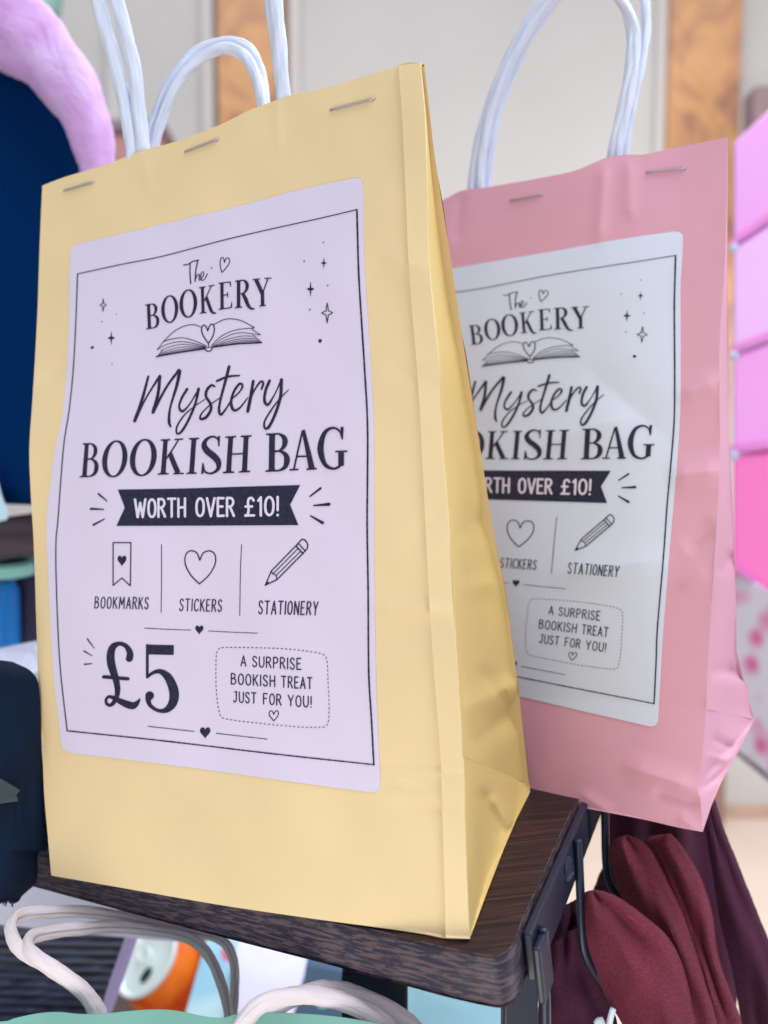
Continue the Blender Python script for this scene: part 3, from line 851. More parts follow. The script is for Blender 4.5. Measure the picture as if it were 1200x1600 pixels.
# ------------------------------------------------------------------ bags
def inv_plane(corners):
    A = np.array([[1, x / 1000, y / 1000, x * y / 1e6] for x, y, d in corners]); b = np.array([1 / d for _, _, d in corners])
    c = np.linalg.solve(A, b)
    return lambda x, y: 1 / (c[0] + c[1] * x / 1000 + c[2] * y / 1000 + c[3] * x * y / 1e6)
def crease(x, y, p0, p1, amp, width, fade=0.15):
    p0 = np.array(p0, float); p1 = np.array(p1, float); L = np.linalg.norm(p1 - p0); t = (p1 - p0) / L
    s = ((x - p0[0]) * t[0] + (y - p0[1]) * t[1]) / L
    dd = (x - p0[0]) * (-t[1]) + (y - p0[1]) * t[0]
    e = np.clip(np.minimum(s, 1 - s) / fade + 0.0, 0, 1)
    prof = np.maximum(0, 1 - np.sqrt(dd * dd + 2.0) / width) ** 1.6
    return amp * prof * e
def step_fold(x, y, p0, p1, amp, width):
    """soft change of level across a line"""
    p0 = np.array(p0, float); p1 = np.array(p1, float); L = np.linalg.norm(p1 - p0); t = (p1 - p0) / L
    dd = (x - p0[0]) * (-t[1]) + (y - p0[1]) * t[0]
    return amp * np.tanh(dd / width)

YC = [(66, 290, .315), (655, 97, .245), (80, 1368, .287), (734, 1467, .2254)]
fY0 = inv_plane(YC)
def dY(x, y):
    x = np.asarray(x, float); y = np.asarray(y, float)
    d = fY0(x, y)
    yc = 1165 + (x - 70) * 42 / 655
    d = d + 0.0022 * np.maximum(0, 1 - np.sqrt((y - yc) ** 2 + 4) / 230.0)
    d = d - 0.0035 * np.exp(-((x - 60) / 190.0) ** 2) * np.exp(-((y - 800) / 330.0) ** 2)
    d = d - 0.0012 * np.exp(-((x - 420) / 160.0) ** 2) * np.exp(-((y - 620) / 280.0) ** 2)
    d = d + crease(x, y, (560, 948), (720, 960), -0.0013, 30, .3) + crease(x, y, (30, 1163), (140, 1170), -.0006, 9, .2)
    d = d + crease(x, y, (560, 1200), (760, 1210), -.0007, 9, .2) + crease(x, y, (600, 1212), (692, 1250), -.0006, 14, .25) + crease(x, y, (560, 1225), (680, 1236), .0006, 16, .3)
    d = d + crease(x, y, (590, 395), (690, 430), -.0006, 40, .3) + crease(x, y, (60, 600), (110, 560), .0008, 30, .3) + crease(x, y, (150, 1290), (420, 1330), .0005, 60, .4) + crease(x, y, (300, 1255), (620, 1330), -.0006, 70, .4)
    d = d + crease(x, y, (600, 1255), (715, 1268), 0.0005, 18, .3)
    d = d + crease(x, y, (45, 870), (90, 862), 0.0006, 18, .3)
    d = d + crease(x, y, (630, 870), (720, 760), 0.0005, 30, .3)
    d = d + crease(x, y, (590, 560), (690, 610), 0.0004, 30, .3)
    d = d + crease(x, y, (220, 225), (235, 310), -0.0004, 16, .2) + crease(x, y, (432, 145), (436, 240), -0.0004, 14, .2)
    d = d + 0.00040 * np.sin(x / 41.0 + y / 97.0) * np.sin(y / 73.0 - x / 150.0) + 0.00012 * np.sin(x / 23.0 - y / 37.0)
    d = d - 0.0034 * np.exp(-((x - 390) / 250.0) ** 2) * np.clip((y - 1050) / 350.0, 0, 1.2)
    return np.minimum(d, np.where(y > 1100, dS(x, np.maximum(y, 1100)) - 0.0008, 9.9))
PC = [(611, 330, .384), (1136, 214, .295), (540, 1190, .374), (1098, 1300, .268)]
fP0 = inv_plane(PC)
def dP(x, y):
    x = np.asarray(x, float); y = np.asarray(y, float)
    d = fP0(x, y)
    yc = 1085 + (x - 800) * 0.078
    d = d + 0.0020 * np.maximum(0, 1 - np.sqrt((y - yc) ** 2 + 9) / 200.0)
    d = d + crease(x, y, (970, 1195), (1093, 1234), -0.0022, 34, .25)
    d = d + crease(x, y, (1020, 1232), (1096, 1262), 0.0018, 22, .2)
    d = d + crease(x, y, (1058, 1275), (1092, 1300), -0.0008, 16, .2)
    d = d + crease(x, y, (905, 1238), (960, 1275), -0.0008, 20, .2)
    d = d + crease(x, y, (1040, 748), (1135, 732), -0.0026, 42, .3)
    d = d + crease(x, y, (1055, 625), (1130, 590), -0.0016, 34, .3)
    d = d + crease(x, y, (1070, 860), (1120, 820), 0.0020, 34, .3)
    d = d + crease(x, y, (1060, 920), (1110, 890), -0.0008, 24, .3)
    d = d + crease(x, y, (722, 300), (712, 380), 0.0009, 16, .2) + crease(x, y, (945, 247), (935, 390), -0.0012, 20, .2) + crease(x, y, (982, 243), (985, 350), -0.0009, 20, .2)
    d = d + 0.0007 * np.sin(x / 52.0) * np.exp(-((y - 250) / 120.0) ** 2)
    d = d + crease(x, y, (900, 560), (1060, 700), .0012, 60, .3) + crease(x, y, (830, 700), (1010, 640), -.0010, 60, .3) + crease(x, y, (860, 900), (1060, 870), -.0014, 50, .3)
    d = d + 0.00045 * np.sin(x / 45.0 + y / 85.0) * np.sin(y / 66.0 - x / 120.0)
    return d

def build_bag(kind, root, mat, mat_side, mat_label, df, Lc, Rc, Tc, Bc, rear_up, rear_low_bot, Fpt, Rpt, Rd, toprear_d, seam, lab_map, foldin, mat_rope, ropes, staples, rope_shift, side_cr):
    # front
    def ff(u, v):
        P = coons(u, v, Lc, Rc, Tc, Bc)
        return Varr(P[:, 0], P[:, 1], df(P[:, 0], P[:, 1]))
    P, fs, uv = grid(ff, 110, 340)
    mesh_obj('front_panel', P, fs, mat, root, uvs=uv, solid=0.00025, soff=1)
    # side gusset: upper part from top to fold line, lower part below it
    tF = None
    ts = np.linspace(0, 1, 2001); rp = Rc(ts)
    tF = ts[np.argmin(np.abs(rp[:, 1] - Fpt[1]))]
    def fe(t):                       # front edge 3D for t in 0..1 of right curve
        q = Rc(t); return q, df(q[:, 0], q[:, 1])
    def gus(a, v):
        q, dq = fe(v * tF)
        r = rear_up(v)
        rd = toprear_d + (Rd - toprear_d) * v
        a_ = a[:, None]
        px = q * (1 - a_) + r * a_
        inv = (1 - a) / dq + a / rd
        fold = foldin * np.sin(pi * a) ** 0.8 * (0.25 + 0.75 * v)
        wr = 0.0006 * np.sin(a * 7 + v * 23) * v + 2.2 * side_cr(px[:, 0], px[:, 1]) * np.minimum(1, a * 8)
        return Varr(px[:, 0], px[:, 1], 1 / inv + fold + wr)
    P, fs, uv = grid(gus, 40, 160)
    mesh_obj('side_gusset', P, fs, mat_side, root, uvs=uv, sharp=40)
    def gl(a, v):
        q, dq = fe(np.full_like(a, tF))
        r = np.tile(rear_up(1.0), (len(a), 1))
        a_ = a[:, None]
        pt = q * (1 - a_) + r * a_; invt = (1 - a) / dq + a / Rd; dt = 1 / invt + foldin * np.sin(pi * a) ** 0.8
        qb = rear_low_bot(a)
        # front edge between F and corner follows right curve
        e, de = fe(tF + (1 - tF) * v)
        lin = pt * (1 - v[:, None]) + qb[:, :2] * v[:, None]
        dl = dt * (1 - v) + qb[:, 2] * v
        lin0 = (rp[np.argmin(np.abs(ts - tF))] * (1 - v[:, None]) + np.tile(rear_low_bot(0.0)[:2], (len(a), 1)) * v[:, None])
        lin = lin + (e - lin0) * (1 - a_)
        q0d = df(*rp[np.argmin(np.abs(ts - tF))]) * (1 - v) + rear_low_bot(0.0)[2] * v
        dl = dl + (de - q0d) * (1 - a)
        dl = dl + 0.0012 * np.sin(pi * a) * np.sin(pi * v) * np.cos(a * 9 - v * 4) + 2.0 * side_cr(lin[:, 0], lin[:, 1]) * np.minimum(1, a * 8) * np.minimum(1, (1 - v) * 6)
        if kind == 'yellow':
            dl = np.minimum(dl, dS(lin[:, 0], np.maximum(lin[:, 1], 1190)) - .0007)
        return Varr(lin[:, 0], lin[:, 1], dl)
    P, fs, uv = grid(gl, 44, 44)
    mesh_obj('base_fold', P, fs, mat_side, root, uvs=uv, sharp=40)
    # back, left gusset, base (real volume, mostly out of view)
    TL, BL = Lc(0.0), Lc(1.0)
    TL3 = V(TL[0], TL[1], float(df(*TL))); BL3 = V(BL[0], BL[1], float(df(*BL)))
    rr = [np.r_[rear_up(t), toprear_d + (Rd - toprear_d) * t] for t in np.linspace(0, 1, 9)]
    RR = [V(*p) for p in rr]; RB = V(*rear_low_bot(1.0))
    RR[-1] = V(*rear_low_bot(1.0))
    BR = V(*rear_low_bot(0.0))
    BLr = BL3 + (RR[-1] - BR); TLr = TL3 + (RR[0] - V(Rc(0.0)[0], Rc(0.0)[1], float(df(*Rc(0.0)))))
    vs = []
    for i, p in enumerate(RR):
        f = i / 8; q = TLr * (1 - f) + BLr * f
        for k in range(9):
            vs.append(p * (1 - k / 8) + q * k / 8)
    top_c = Tc(np.linspace(1, 0, 9)); sh = RR[0] - V(Rc(0.0)[0], Rc(0.0)[1], float(df(*Rc(0.0))))
    for k in range(9):
        vs[k] = V(top_c[k][0], top_c[k][1], float(df(*top_c[k]))) + sh * (1.0) - NS * 0.0004
    fs = [(j * 9 + i, j * 9 + i + 1, (j + 1) * 9 + i + 1, (j + 1) * 9 + i) for j in range(8) for i in range(8)]
    mesh_obj('back_panel', vs, fs, mat, root, uvs=[(0, 0)] * len(vs), smooth=False)
    le = Lc(np.linspace(0, 1, 17)); vs = []
    for i, p in enumerate(le):
        f = i / 16; a = V(p[0], p[1], float(df(*p))); b = TLr * (1 - f) + BLr * f
        mid = (a + b) / 2 + (V(p[0] + 300, p[1], float(df(*p))) - a) * 0.12 * (1 - f)
        vs += [a, mid, b]
    fs = [(i * 3 + k, i * 3 + k + 1, i * 3 + 4 + k, i * 3 + 3 + k) for i in range(16) for k in range(2)]
    mesh_obj('side_gusset', vs, fs, mat_side, root, uvs=[(0, 0)] * len(vs), smooth=False)
    low = [V(*rear_low_bot(a)) + NS * .0003 for a in np.linspace(0, 1, 13)]
    cb = (BL3 + BLr) / 2 + NS * .0003
    vs = low + [BLr + NS * .0003, BL3 + NS * .0003, cb]
    nb = len(vs) - 1
    mesh_obj('base_panel', vs, [(i, i + 1, nb) for i in range(nb - 1)] + [(nb - 1, 0, nb)], mat, root, uvs=[(0, 0)] * len(vs), smooth=False)
    # glued overlap strip along the right front edge
    if seam is not None:
        vs = []; N = 340
        sp = seam(np.linspace(0, 1, N + 1)); rp2 = Rc(np.linspace(0, 1, N + 1))
        cols = [(0.0, 0.0001), (0.002, 0.0010), (0.012, 0.0011), (0.35, 0.0009), (0.7, 0.0008), (0.985, 0.0006), (1.0, 0.0)]
        for i in range(N + 1):
            for a, off in cols:
                p = sp[i] * (1 - a) + rp2[i] * a
                vs.append(V(p[0], p[1], float(df(*p)) - off))
        m = len(cols)
        fs = [(i * m + k, i * m + k + 1, (i + 1) * m + k + 1, (i + 1) * m + k) for i in range(N) for k in range(m - 1)]
        mesh_obj('glued_seam_strip', vs, fs, mat, root, uvs=[(0, 0)] * len(vs), sharp=30)
    # sticker and its print
    def lf(u, v):
        P = lab_map(label_px(u, v))
        edge = np.minimum(np.minimum(u, 1 - u) * 0.7, np.minimum(v, 1 - v))
        return Varr(P[:, 0], P[:, 1], df(P[:, 0], P[:, 1]) - 0.00024)
    P, fs, uv = grid(lf, 80, 280)
    st = mesh_obj('sticker', P, fs, mat_label, root, uvs=uv, solid=0.00012, soff=1)
    for gname, prims in PRIM.items():
        vs, fs = [], []
        for li, (pp, ff_, white) in enumerate(prims):
            q = lab_map(pp)
            base = len(vs)
            off = 0.00042 + (li % 60) * 2.5e-6 + (0.00012 if white else 0)
            vs += list(Varr(q[:, 0], q[:, 1], df(q[:, 0], q[:, 1]) - off))
            fs += [tuple(base + i for i in f) for f in ff_]
        mesh_obj(gname.split('#')[0], vs, fs, M_inkw if prims[0][2] else M_ink, st, smooth=False)
    for rp_ in ropes:
        h = None
        vs, fs, uvs = [], [], []
        for si, (pts, w, tw) in enumerate(rp_):
            pts = [(p[0], p[1], p[2] + rope_shift(p[0])) for p in pts]
            Pp = px_path(pts)
            v_, f_, u_ = tube(Pp, w, 20, ridge=0.17, lobes=3, twist=tw * .55, flat=0.78, jitter=0.02, seed=si + int(pts[0][0]))
            b = len(vs); vs += v_; uvs += u_; fs += [tuple(b + i for i in f) for f in f_]
        mesh_obj('handle', vs, fs, mat_rope, root, uvs=uvs)
    for (a, b) in staples:
        pa, pb = np.array(a, float), np.array(b, float)
        mid = []
        for t in np.linspace(0, 1, 14):
            p = pa * (1 - t) + pb * t
            off = 0.0006 if 0.03 < t < 0.97 else 0.0
            mid.append(V(p[0], p[1], float(df(*p)) - off))
        v_, f_, u_ = tube(mid, 0.00032, 8)
        mesh_obj('staple', v_, f_, M_staple, root, uvs=u_)

ybag = thing('gift_bag', 'pale yellow paper gift bag with price 5 pounds on its sticker, front of shelf', 'paper bag', V(400, 1418, dS(400, 1418)), 'mystery gift bags on the shelf')
Yl = sm([(66, 290), (62, 385), (58, 500), (51, 620), (46, 700), (48, 770), (53, 856), (57, 981), (61, 1090), (66, 1165), (69, 1240), (75, 1310), (80, 1368)])
Yr = sm([(657, 98), (665, 196), (670, 390), (680, 510), (687, 580), (692, 700), (700, 800), (709, 955), (717, 1075), (725, 1207), (727, 1300), (734, 1467)])
Yt = sm([(66, 290), (100, 277), (140, 265), (175, 254), (200, 243), (230, 233), (265, 224), (300, 212), (350, 192), (390, 172), (425, 159), (457, 148), (510, 137), (560, 122), (600, 110), (625, 101), (640, 98), (657, 98)])
Yb = sm([(80, 1368), (200, 1389), (350, 1415), (500, 1437), (590, 1449), (660, 1459), (695, 1465), (734, 1467)])
Yrear = sm([(663, 101), (668, 157), (680, 250), (694, 332), (715, 487), (730, 564), (750, 700), (770, 825), (790, 925), (810, 1075), (828, 1226)])
lowb = curve([(734, 1467, .2254), (760, 1397, .2500), (787, 1327, dS(787, 1327)), (808, 1278, .292), (828, 1238, .3065)])
Yseam = sm([(622, 102), (628, 190), (632, 274), (639, 429), (653, 603), (658, 700), (662, 775), (672, 975), (687, 1175), (690, 1250), (696, 1465)])
RO = 0.0021
def arch(pts): return pts
y_ropes = [
  # front handle: two twisted strands, loop closes above the frame
  [([(209, 262, .2945), (206, 225, .2935), (197, 170, .293), (183, 110, .292), (166, 50, .290), (150, -10, .288), (140, -90, .286), (170, -180, .282), (260, -225, .276), (350, -200, .271), (405, -130, .268), (425, -40, .266), (436, 60, .2655), (441, 130, .2655), (443, 175, .2660)], 0.0023, 380),
   ([(226, 258, .2930), (223, 225, .2925), (218, 180, .292), (210, 110, .291), (196, 50, .289), (180, -10, .287), (172, -80, .285), (195, -155, .281), (265, -195, .275), (340, -175, .270), (388, -115, .267), (416, -40, .2675), (431, 60, .2675), (441, 130, .2675), (447, 175, .2680)], 0.0022, -330)],
  # rear handle: small arch showing behind the top edge
  [([(236, 262, .3040), (240, 230, .3040), (256, 175, .3055), (280, 125, .3060), (312, 92, .3050), (346, 76, .3020), (378, 84, .2990), (398, 115, .2960), (408, 155, .2935), (412, 195, .2920)], 0.0019, 420),
   ([(228, 262, .3060), (233, 225, .3060), (248, 170, .3075), (272, 120, .3080), (305, 84, .3070), (345, 67, .3040), (385, 74, .3010), (404, 105, .2985), (413, 150, .2955), (417, 195, .2940)], 0.0019, -400)]]
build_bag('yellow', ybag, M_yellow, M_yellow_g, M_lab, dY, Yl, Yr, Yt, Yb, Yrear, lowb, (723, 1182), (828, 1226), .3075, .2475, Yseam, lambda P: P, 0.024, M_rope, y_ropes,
          [((100, 298), (147, 284)), ((289, 237), (342, 217)), ((516, 172), (586, 154))], lambda x: .0036,
          lambda x, y: crease(x, y, (700, 1118), (815, 1066), -.0022, 30, .2) + crease(x, y, (724, 1172), (818, 1098), .0022, 34, .2) + crease(x, y, (745, 1040), (792, 1100), .0012, 26, .2)
                       + crease(x, y, (748, 1228), (790, 1318), .0020, 22, .2) + crease(x, y, (765, 1240), (806, 1300), -.0015, 16, .2) + crease(x, y, (700, 850), (770, 800), .0012, 40, .3) + crease(x, y, (706, 930), (780, 905), -.001, 30, .3))

pbag = thing('gift_bag', 'pink paper gift bag overhanging the shelf edge behind the yellow bag', 'paper bag', V(860, 1246, dS(860, 1246)), 'mystery gift bags on the shelf')
Pl = curve([(611, 330), (585, 700), (540, 1190)])
Pr = sm([(1136, 214), (1135, 330), (1130, 450), (1124, 545), (1124, 737), (1117, 860), (1105, 1053), (1103, 1108), (1100, 1150), (1096, 1196), (1090, 1231), (1095, 1252), (1098, 1300)])
Pt = sm([(611, 332), (660, 322), (692, 314), (720, 300), (755, 295), (800, 287), (845, 279), (900, 267), (945, 248), (982, 242), (1005, 242), (1050, 232), (1100, 222), (1136, 214)])
Pb = sm([(540, 1190), (700, 1215), (830, 1238), (904, 1256), (933, 1264), (1000, 1279), (1060, 1293), (1098, 1300)])
Prear = sm([(1137, 216), (1137, 406), (1138, 544), (1140, 682), (1145, 820), (1150, 940), (1152, 1046), (1166, 1070), (1173, 1112), (1178, 1124)])
plow = curve([(1098, 1300, .268), (1112, 1258, .276), (1128, 1220, .283), (1142, 1194, .289), (1156, 1170, .296), (1178, 1126, .307)])
p_ropes = [
  [([(733, 325, .352), (738, 295, .351), (745, 240, .349), (760, 180, .346), (780, 125, .343), (803, 75, .340), (828, 30, .337), (850, 0, .335), (880, -25, .331), (925, -30, .326), (965, -8, .321), (985, 40, .318), (985, 95, .316), (976, 150, .3155), (965, 200, .3155), (956, 245, .3155), (953, 275, .316)], 0.0020, 360),
   ([(752, 325, .350), (750, 290, .349), (755, 230, .347), (768, 170, .344), (790, 115, .341), (815, 65, .338), (840, 22, .335), (866, -8, .332), (900, -28, .328), (938, -24, .323), (973, 4, .3185), (993, 50, .3160), (991, 110, .3145), (982, 160, .3140), (972, 205, .3140), (965, 245, .3140), (964, 275, .314)], 0.0018, -330)],
  [([(760, 325, .356), (762, 280, .355), (770, 210, .352), (785, 150, .350), (808, 95, .347), (835, 45, .343), (868, 0, .339), (905, -35, .335), (950, -60, .330), (985, -50, .326), (1005, -10, .3225), (1010, 45, .3205), (1002, 100, .3190), (990, 155, .3185), (981, 200, .3185), (975, 245, .3185), (974, 275, .319)], 0.0018, 420)]]
build_bag('pink', pbag, M_pink, M_pink, M_lab2, dP, Pl, Pr, Pt, Pb, Prear, plow, (1103, 1108), (1178, 1124), .307, .2990, None, to_pink, 0.007, M_rope, p_ropes,
          [((797, 313), (849, 303)), ((1010, 269), (1072, 263))], lambda x: .0125,
          lambda x, y: crease(x, y, (1104, 1052), (1152, 1048), .0016, 22, .2) + crease(x, y, (1098, 1180), (1150, 1190), -.0012, 12, .2) + crease(x, y, (1094, 1235), (1140, 1200), .0010, 10, .2) + crease(x, y, (1110, 1150), (1150, 1172), .0015, 14, .2)
                       + crease(x, y, (1120, 900), (1146, 860), .0015, 24, .2))

# ------------------------------------------------------------------ maroon canvas totes hanging from the hooks
def drape(name, Lp, Rp, d, bulge, mat, parent, nu=24, nv=60, ridge=0.0, dr=None, end=None, ruf=0.0006, curl=0.0):
    Ls, Rs = sm(Lp), sm(Rp)
    L0s = Lp[0][0] * .37
    def f(u, v):
        a, b = Ls(v), Rs(v)
        u_ = u[:, None]
        px = a * (1 - u_) + b * u_
        us = u ** 1.35
        dd = d + (0 if dr is None else dr * v) - .62 * bulge * np.maximum(0, 1 - np.abs(2 * us - 1) ** 4.5) ** .9 \
            + .0020 * np.sin(u * 9 - v * 6 + L0s) * np.sin(pi * u) + .0007 * np.sin(u * 17 + v * 7 + 2 * L0s) * np.sin(pi * u) \
            + ridge * np.sin(u * pi * 5 + v * 2.0) * np.sin(pi * u) + ruf * np.sin(v * 19 + u * 3) + curl * np.exp(-v * 14)
        return Varr(px[:, 0], px[:, 1], dd)
    P, fs, _ = grid(f, nu, nv)
    U, W = np.meshgrid(np.linspace(0, 1, nu + 1), np.linspace(0, 1, nv + 1))
    L0 = np.linalg.norm(Ls(1.0) - Ls(0.0)) / F * d; W0 = np.linalg.norm(Ls(.5) - Rs(.5)) / F * d
    uv = np.c_[U.ravel() * W0 * 6, W.ravel() * L0 * 6]
    o = mesh_obj(name, P, fs, mat, parent, uvs=uv, solid=0.0012, soff=0)
    tt = np.linspace(0.03, 1, 70)
    for uu in (0.985,):
        Q = f(np.full(70, uu), tt)
        v_, f_, u_ = tube(Q, 0.00085, 8, jitter=.10, seed=int(L0s))
        mesh_obj('hem', v_, f_, mat, o, uvs=np.array(u_) * np.array([.02, .2]))
    return o
MG = 'maroon canvas totes hung on the rack hooks'
t1 = thing('tote_bag', 'maroon canvas tote with rounded folded top, front of the hanging bunch', 'tote bag', V(980, 1600, .25), MG)
drape('folded_panel', [(926, 1394), (914, 1400), (914, 1440), (921, 1482), (936, 1525), (950, 1560), (975, 1600), (1010, 1680)], [(930, 1393), (962, 1404), (1000, 1430), (1038, 1462), (1060, 1500), (1072, 1540), (1082, 1590), (1100, 1680)], .272, .014, M_mar, t1, curl=.006)
st_pts = [(985, 1424), (1003, 1436), (1018, 1447), (1032, 1461), (1044, 1478), (1053, 1494), (1061, 1512), (1066, 1530)]
for i in range(len(st_pts) - 1):
    (xa, ya), (xb, yb) = st_pts[i], st_pts[i + 1]
    p0 = V(xa - 5, ya + 6, .2622); p1 = V(xa - 5 + (xb - xa) * .55, ya + 6 + (yb - ya) * .55, .2618)
    v_, f_, u_ = tube([p0, (p0 + p1) / 2 + np.array([0, -.0003, 0]), p1], 0.00022, 6)
    mesh_obj('stitch', v_, f_, M_thread, t1)
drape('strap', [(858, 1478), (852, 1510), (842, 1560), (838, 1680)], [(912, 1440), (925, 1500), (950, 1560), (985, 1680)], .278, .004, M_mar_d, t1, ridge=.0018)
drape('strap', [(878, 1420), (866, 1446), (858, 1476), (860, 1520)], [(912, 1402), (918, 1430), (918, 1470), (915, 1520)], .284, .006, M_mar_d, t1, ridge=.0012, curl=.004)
t2 = thing('tote_bag', 'maroon canvas tote with two parallel folds, under the pink bag', 'tote bag', V(1040, 1600, .28), MG)
drape('strap', [(972, 1308), (955, 1322), (956, 1350), (972, 1400), (1005, 1450), (1040, 1510), (1060, 1600), (1075, 1680)], [(980, 1307), (1008, 1322), (1032, 1362), (1062, 1425), (1085, 1490), (1103, 1550), (1118, 1600), (1130, 1680)], .292, .012, M_mar, t2, curl=.006)
drape('strap', [(1036, 1306), (1010, 1316), (1028, 1352), (1055, 1420), (1078, 1480), (1096, 1550), (1108, 1600), (1120, 1680)], [(1046, 1304), (1066, 1328), (1092, 1372), (1110, 1430), (1118, 1490), (1138, 1550), (1156, 1600), (1166, 1680)], .300, .010, M_mar, t2, curl=.005)
t3 = thing('tote_bag', 'plum shaded canvas tote at the back with long strap falling to the right', 'tote bag', V(1100, 1600, .33), MG)
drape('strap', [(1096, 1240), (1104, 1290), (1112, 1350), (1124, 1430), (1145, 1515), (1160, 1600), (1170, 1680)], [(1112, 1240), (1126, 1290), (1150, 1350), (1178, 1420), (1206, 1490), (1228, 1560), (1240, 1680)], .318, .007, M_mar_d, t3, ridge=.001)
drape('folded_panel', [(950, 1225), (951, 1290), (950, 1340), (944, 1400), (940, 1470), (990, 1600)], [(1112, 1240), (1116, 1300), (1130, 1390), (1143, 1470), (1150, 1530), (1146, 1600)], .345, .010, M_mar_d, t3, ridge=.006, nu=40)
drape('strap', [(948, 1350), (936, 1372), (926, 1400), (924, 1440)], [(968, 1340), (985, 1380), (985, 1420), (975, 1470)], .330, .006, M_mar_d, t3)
# small white cord ends below the front tote
cordm = M('white_cord', srgb(214, 226, 240), 0.5).m
for pts, lab in (([(958, 1576, .262), (954, 1590, .262), (952, 1606, .262), (951, 1640, .262)], 'short white cord end standing up beside the front maroon tote'),
                 ([(931, 1600, .266), (936, 1594, .266), (941, 1598, .266), (942, 1640, .266)], 'bent white cord end at the bottom edge under the totes')):
    v_, f_, u_ = tube(px_path(pts), 0.0009, 10)
    tag(mesh_obj('cord_end', v_, f_, cordm, uvs=u_), lab, 'cord', 'white cord ends by the totes')

# ------------------------------------------------------------------ things behind, on the left
def slab_px(name, poly, d, th, mat, parent=None, bev=0.0, dz=None, bulge=0.0):
    """flat-fronted solid: outline at distance d (per-vertex list allowed), real thickness th away from camera"""
    dd = d if hasattr(d, '__len__') else [d] * len(poly)
    a = [V(x, y, q) for (x, y), q in zip(poly, dd)]
    b = [p + FW * th for p in a]
    n = len(a)
    fs = [tuple(range(n))[::-1], tuple(range(n, 2 * n))] + [(i, (i + 1) % n, n + (i + 1) % n, n + i) for i in range(n)]
    o = mesh_obj(name, a + b, fs, mat, parent, smooth=False)
    if bev: add_bevel(o, bev, 3)
    return o
m_navy = M('navy_cloth', srgb(0, 38, 86), 1.0, spec=0.05)
m_navy.bump(m_navy.noise(m_navy.coord('Object'), 18, 2), 0.3, 0.004)
mlil = M('lilac_velvet', srgb(196, 164, 222), 0.85)
mlil.color(mlil.ramp(mlil.noise(mlil.coord('Object', (1, 1, 1)), 26, 5, 0.6, 0.8), [(0.3, srgb(190, 138, 200)), (0.5, srgb(200, 160, 220)), (0.72, srgb(212, 186, 236))]))
mlil.b.inputs['Sheen Weight'].default_value = 0.6; mlil.b.inputs['Sheen Roughness'].default_value = 0.4
mlil.bump(mlil.noise(mlil.coord('Object'), 30, 4, 0.6, 1.0), 0.8, 0.006)
head = thing('tote_bag', 'dark navy bag with a thick lilac velvet rim, left of the yellow bag', 'bag', V(-50, 800, .46))
slab_px('bag_panel', [(-330, 90), (-150, 85), (-20, 55), (50, 90), (105, 150), (145, 230), (162, 330), (165, 450), (160, 800), (120, 792), (-330, 775)], .465, .05, m_navy.m, head, .008)
rimp = [(-420, 60, .45), (-260, 10, .45), (-120, 0, .45), (-20, 28, .45), (48, 66, .448), (88, 108, .446), (118, 152, .444), (140, 205, .444), (152, 262, .444), (160, 340, .446), (164, 430, .450)]
P = px_path(rimp, 6)
rw = np.interp(np.linspace(0, 1, len(P)), [0, .35, .5, .62, .7, .8, 1], [.026, .0250, .0205, .0150, .0125, .0090, .0085])
rw = rw * (1 + .04 * np.sin(np.linspace(0, 60, len(P))))
v_, f_, u_ = tube(P, rw, 36, flat=.8, jitter=.02, ridge=0.06, lobes=5, twist=30)
mesh_obj('velvet_rim', v_, f_, mlil.m, head, uvs=u_)

woodb = M('brown_board', srgb(66, 56, 68), 0.55)
woodb.color(woodb.ramp(woodb.noise(woodb.coord('Object', (6, 60, 120)), 1.2, 4), [(0.3, srgb(48, 40, 54)), (0.7, srgb(86, 74, 84))]))
tag(slab_px('rear_shelf', [(-300, 850), (120, 792), (120, 848), (-300, 930)], .50, .12, woodb.m, None, .002), 'dark brown shelf board end behind the left edge of the yellow bag', 'shelf')
tag(slab_px('paper_card', [(-60, 740), (-4, 752), (2, 775), (13, 803), (10, 812), (-60, 828)], .455, .001, plain('card_blue_white', (190, 220, 236)), None), 'small white card corner on the dark rear shelf at left edge', 'card')
jar = thing('jar', 'blue jar with a pale aqua lid below the dark rear shelf', 'jar', V(8, 1010, .57))
m_blue = M('blue_plastic', srgb(20, 120, 205), 0.3)
jc = V(2, 1010, .57)
lathe(jc, (0, 0, 1), [(.009, 0), (.0115, .002), (.012, .030), (.0115, .036), (.009, .040)], 28, 'jar_body', m_blue.m, jar)
lid_c = V(34, 900, .565)
lathe(lid_c - np.array([.012, 0, 0]), (0, 0, 1), [(.016, 0), (.0185, .001), (.0185, .007), (.017, .009)], 28, 'lid', plain('aqua_lid', (150, 222, 214), .4), jar)
tag(slab_px('dark_tin', [(20, 905), (66, 900), (66, 1010), (26, 1010)], .575, .03, plain('dark_plum_tin', (34, 26, 62), .5), None, .002), 'dark plum tin beside the blue jar, mostly hidden by the yellow bag', 'tin')
tag(slab_px('back_cover', [(-300, 880), (66, 850), (66, 1030), (-300, 1060)], .66, .01, plain('teal_blue_cover', (52, 110, 150), .6, .2, 12), None, .002), 'blurred teal blue book cover under the rear shelf', 'book')
tag(slab_px('folded_leaflet', [(-80, 1032), (0, 1013), (55, 1002), (57, 1010), (62, 1046), (50, 1052), (20, 1040), (-80, 1040)], [.43, .43, .43, .43, .425, .42, .42, .42], .0015, plain('white_lilac_leaflet', (204, 210, 236)), None), 'white leaflet edge poking out above the black cloth bag', 'leaflet')
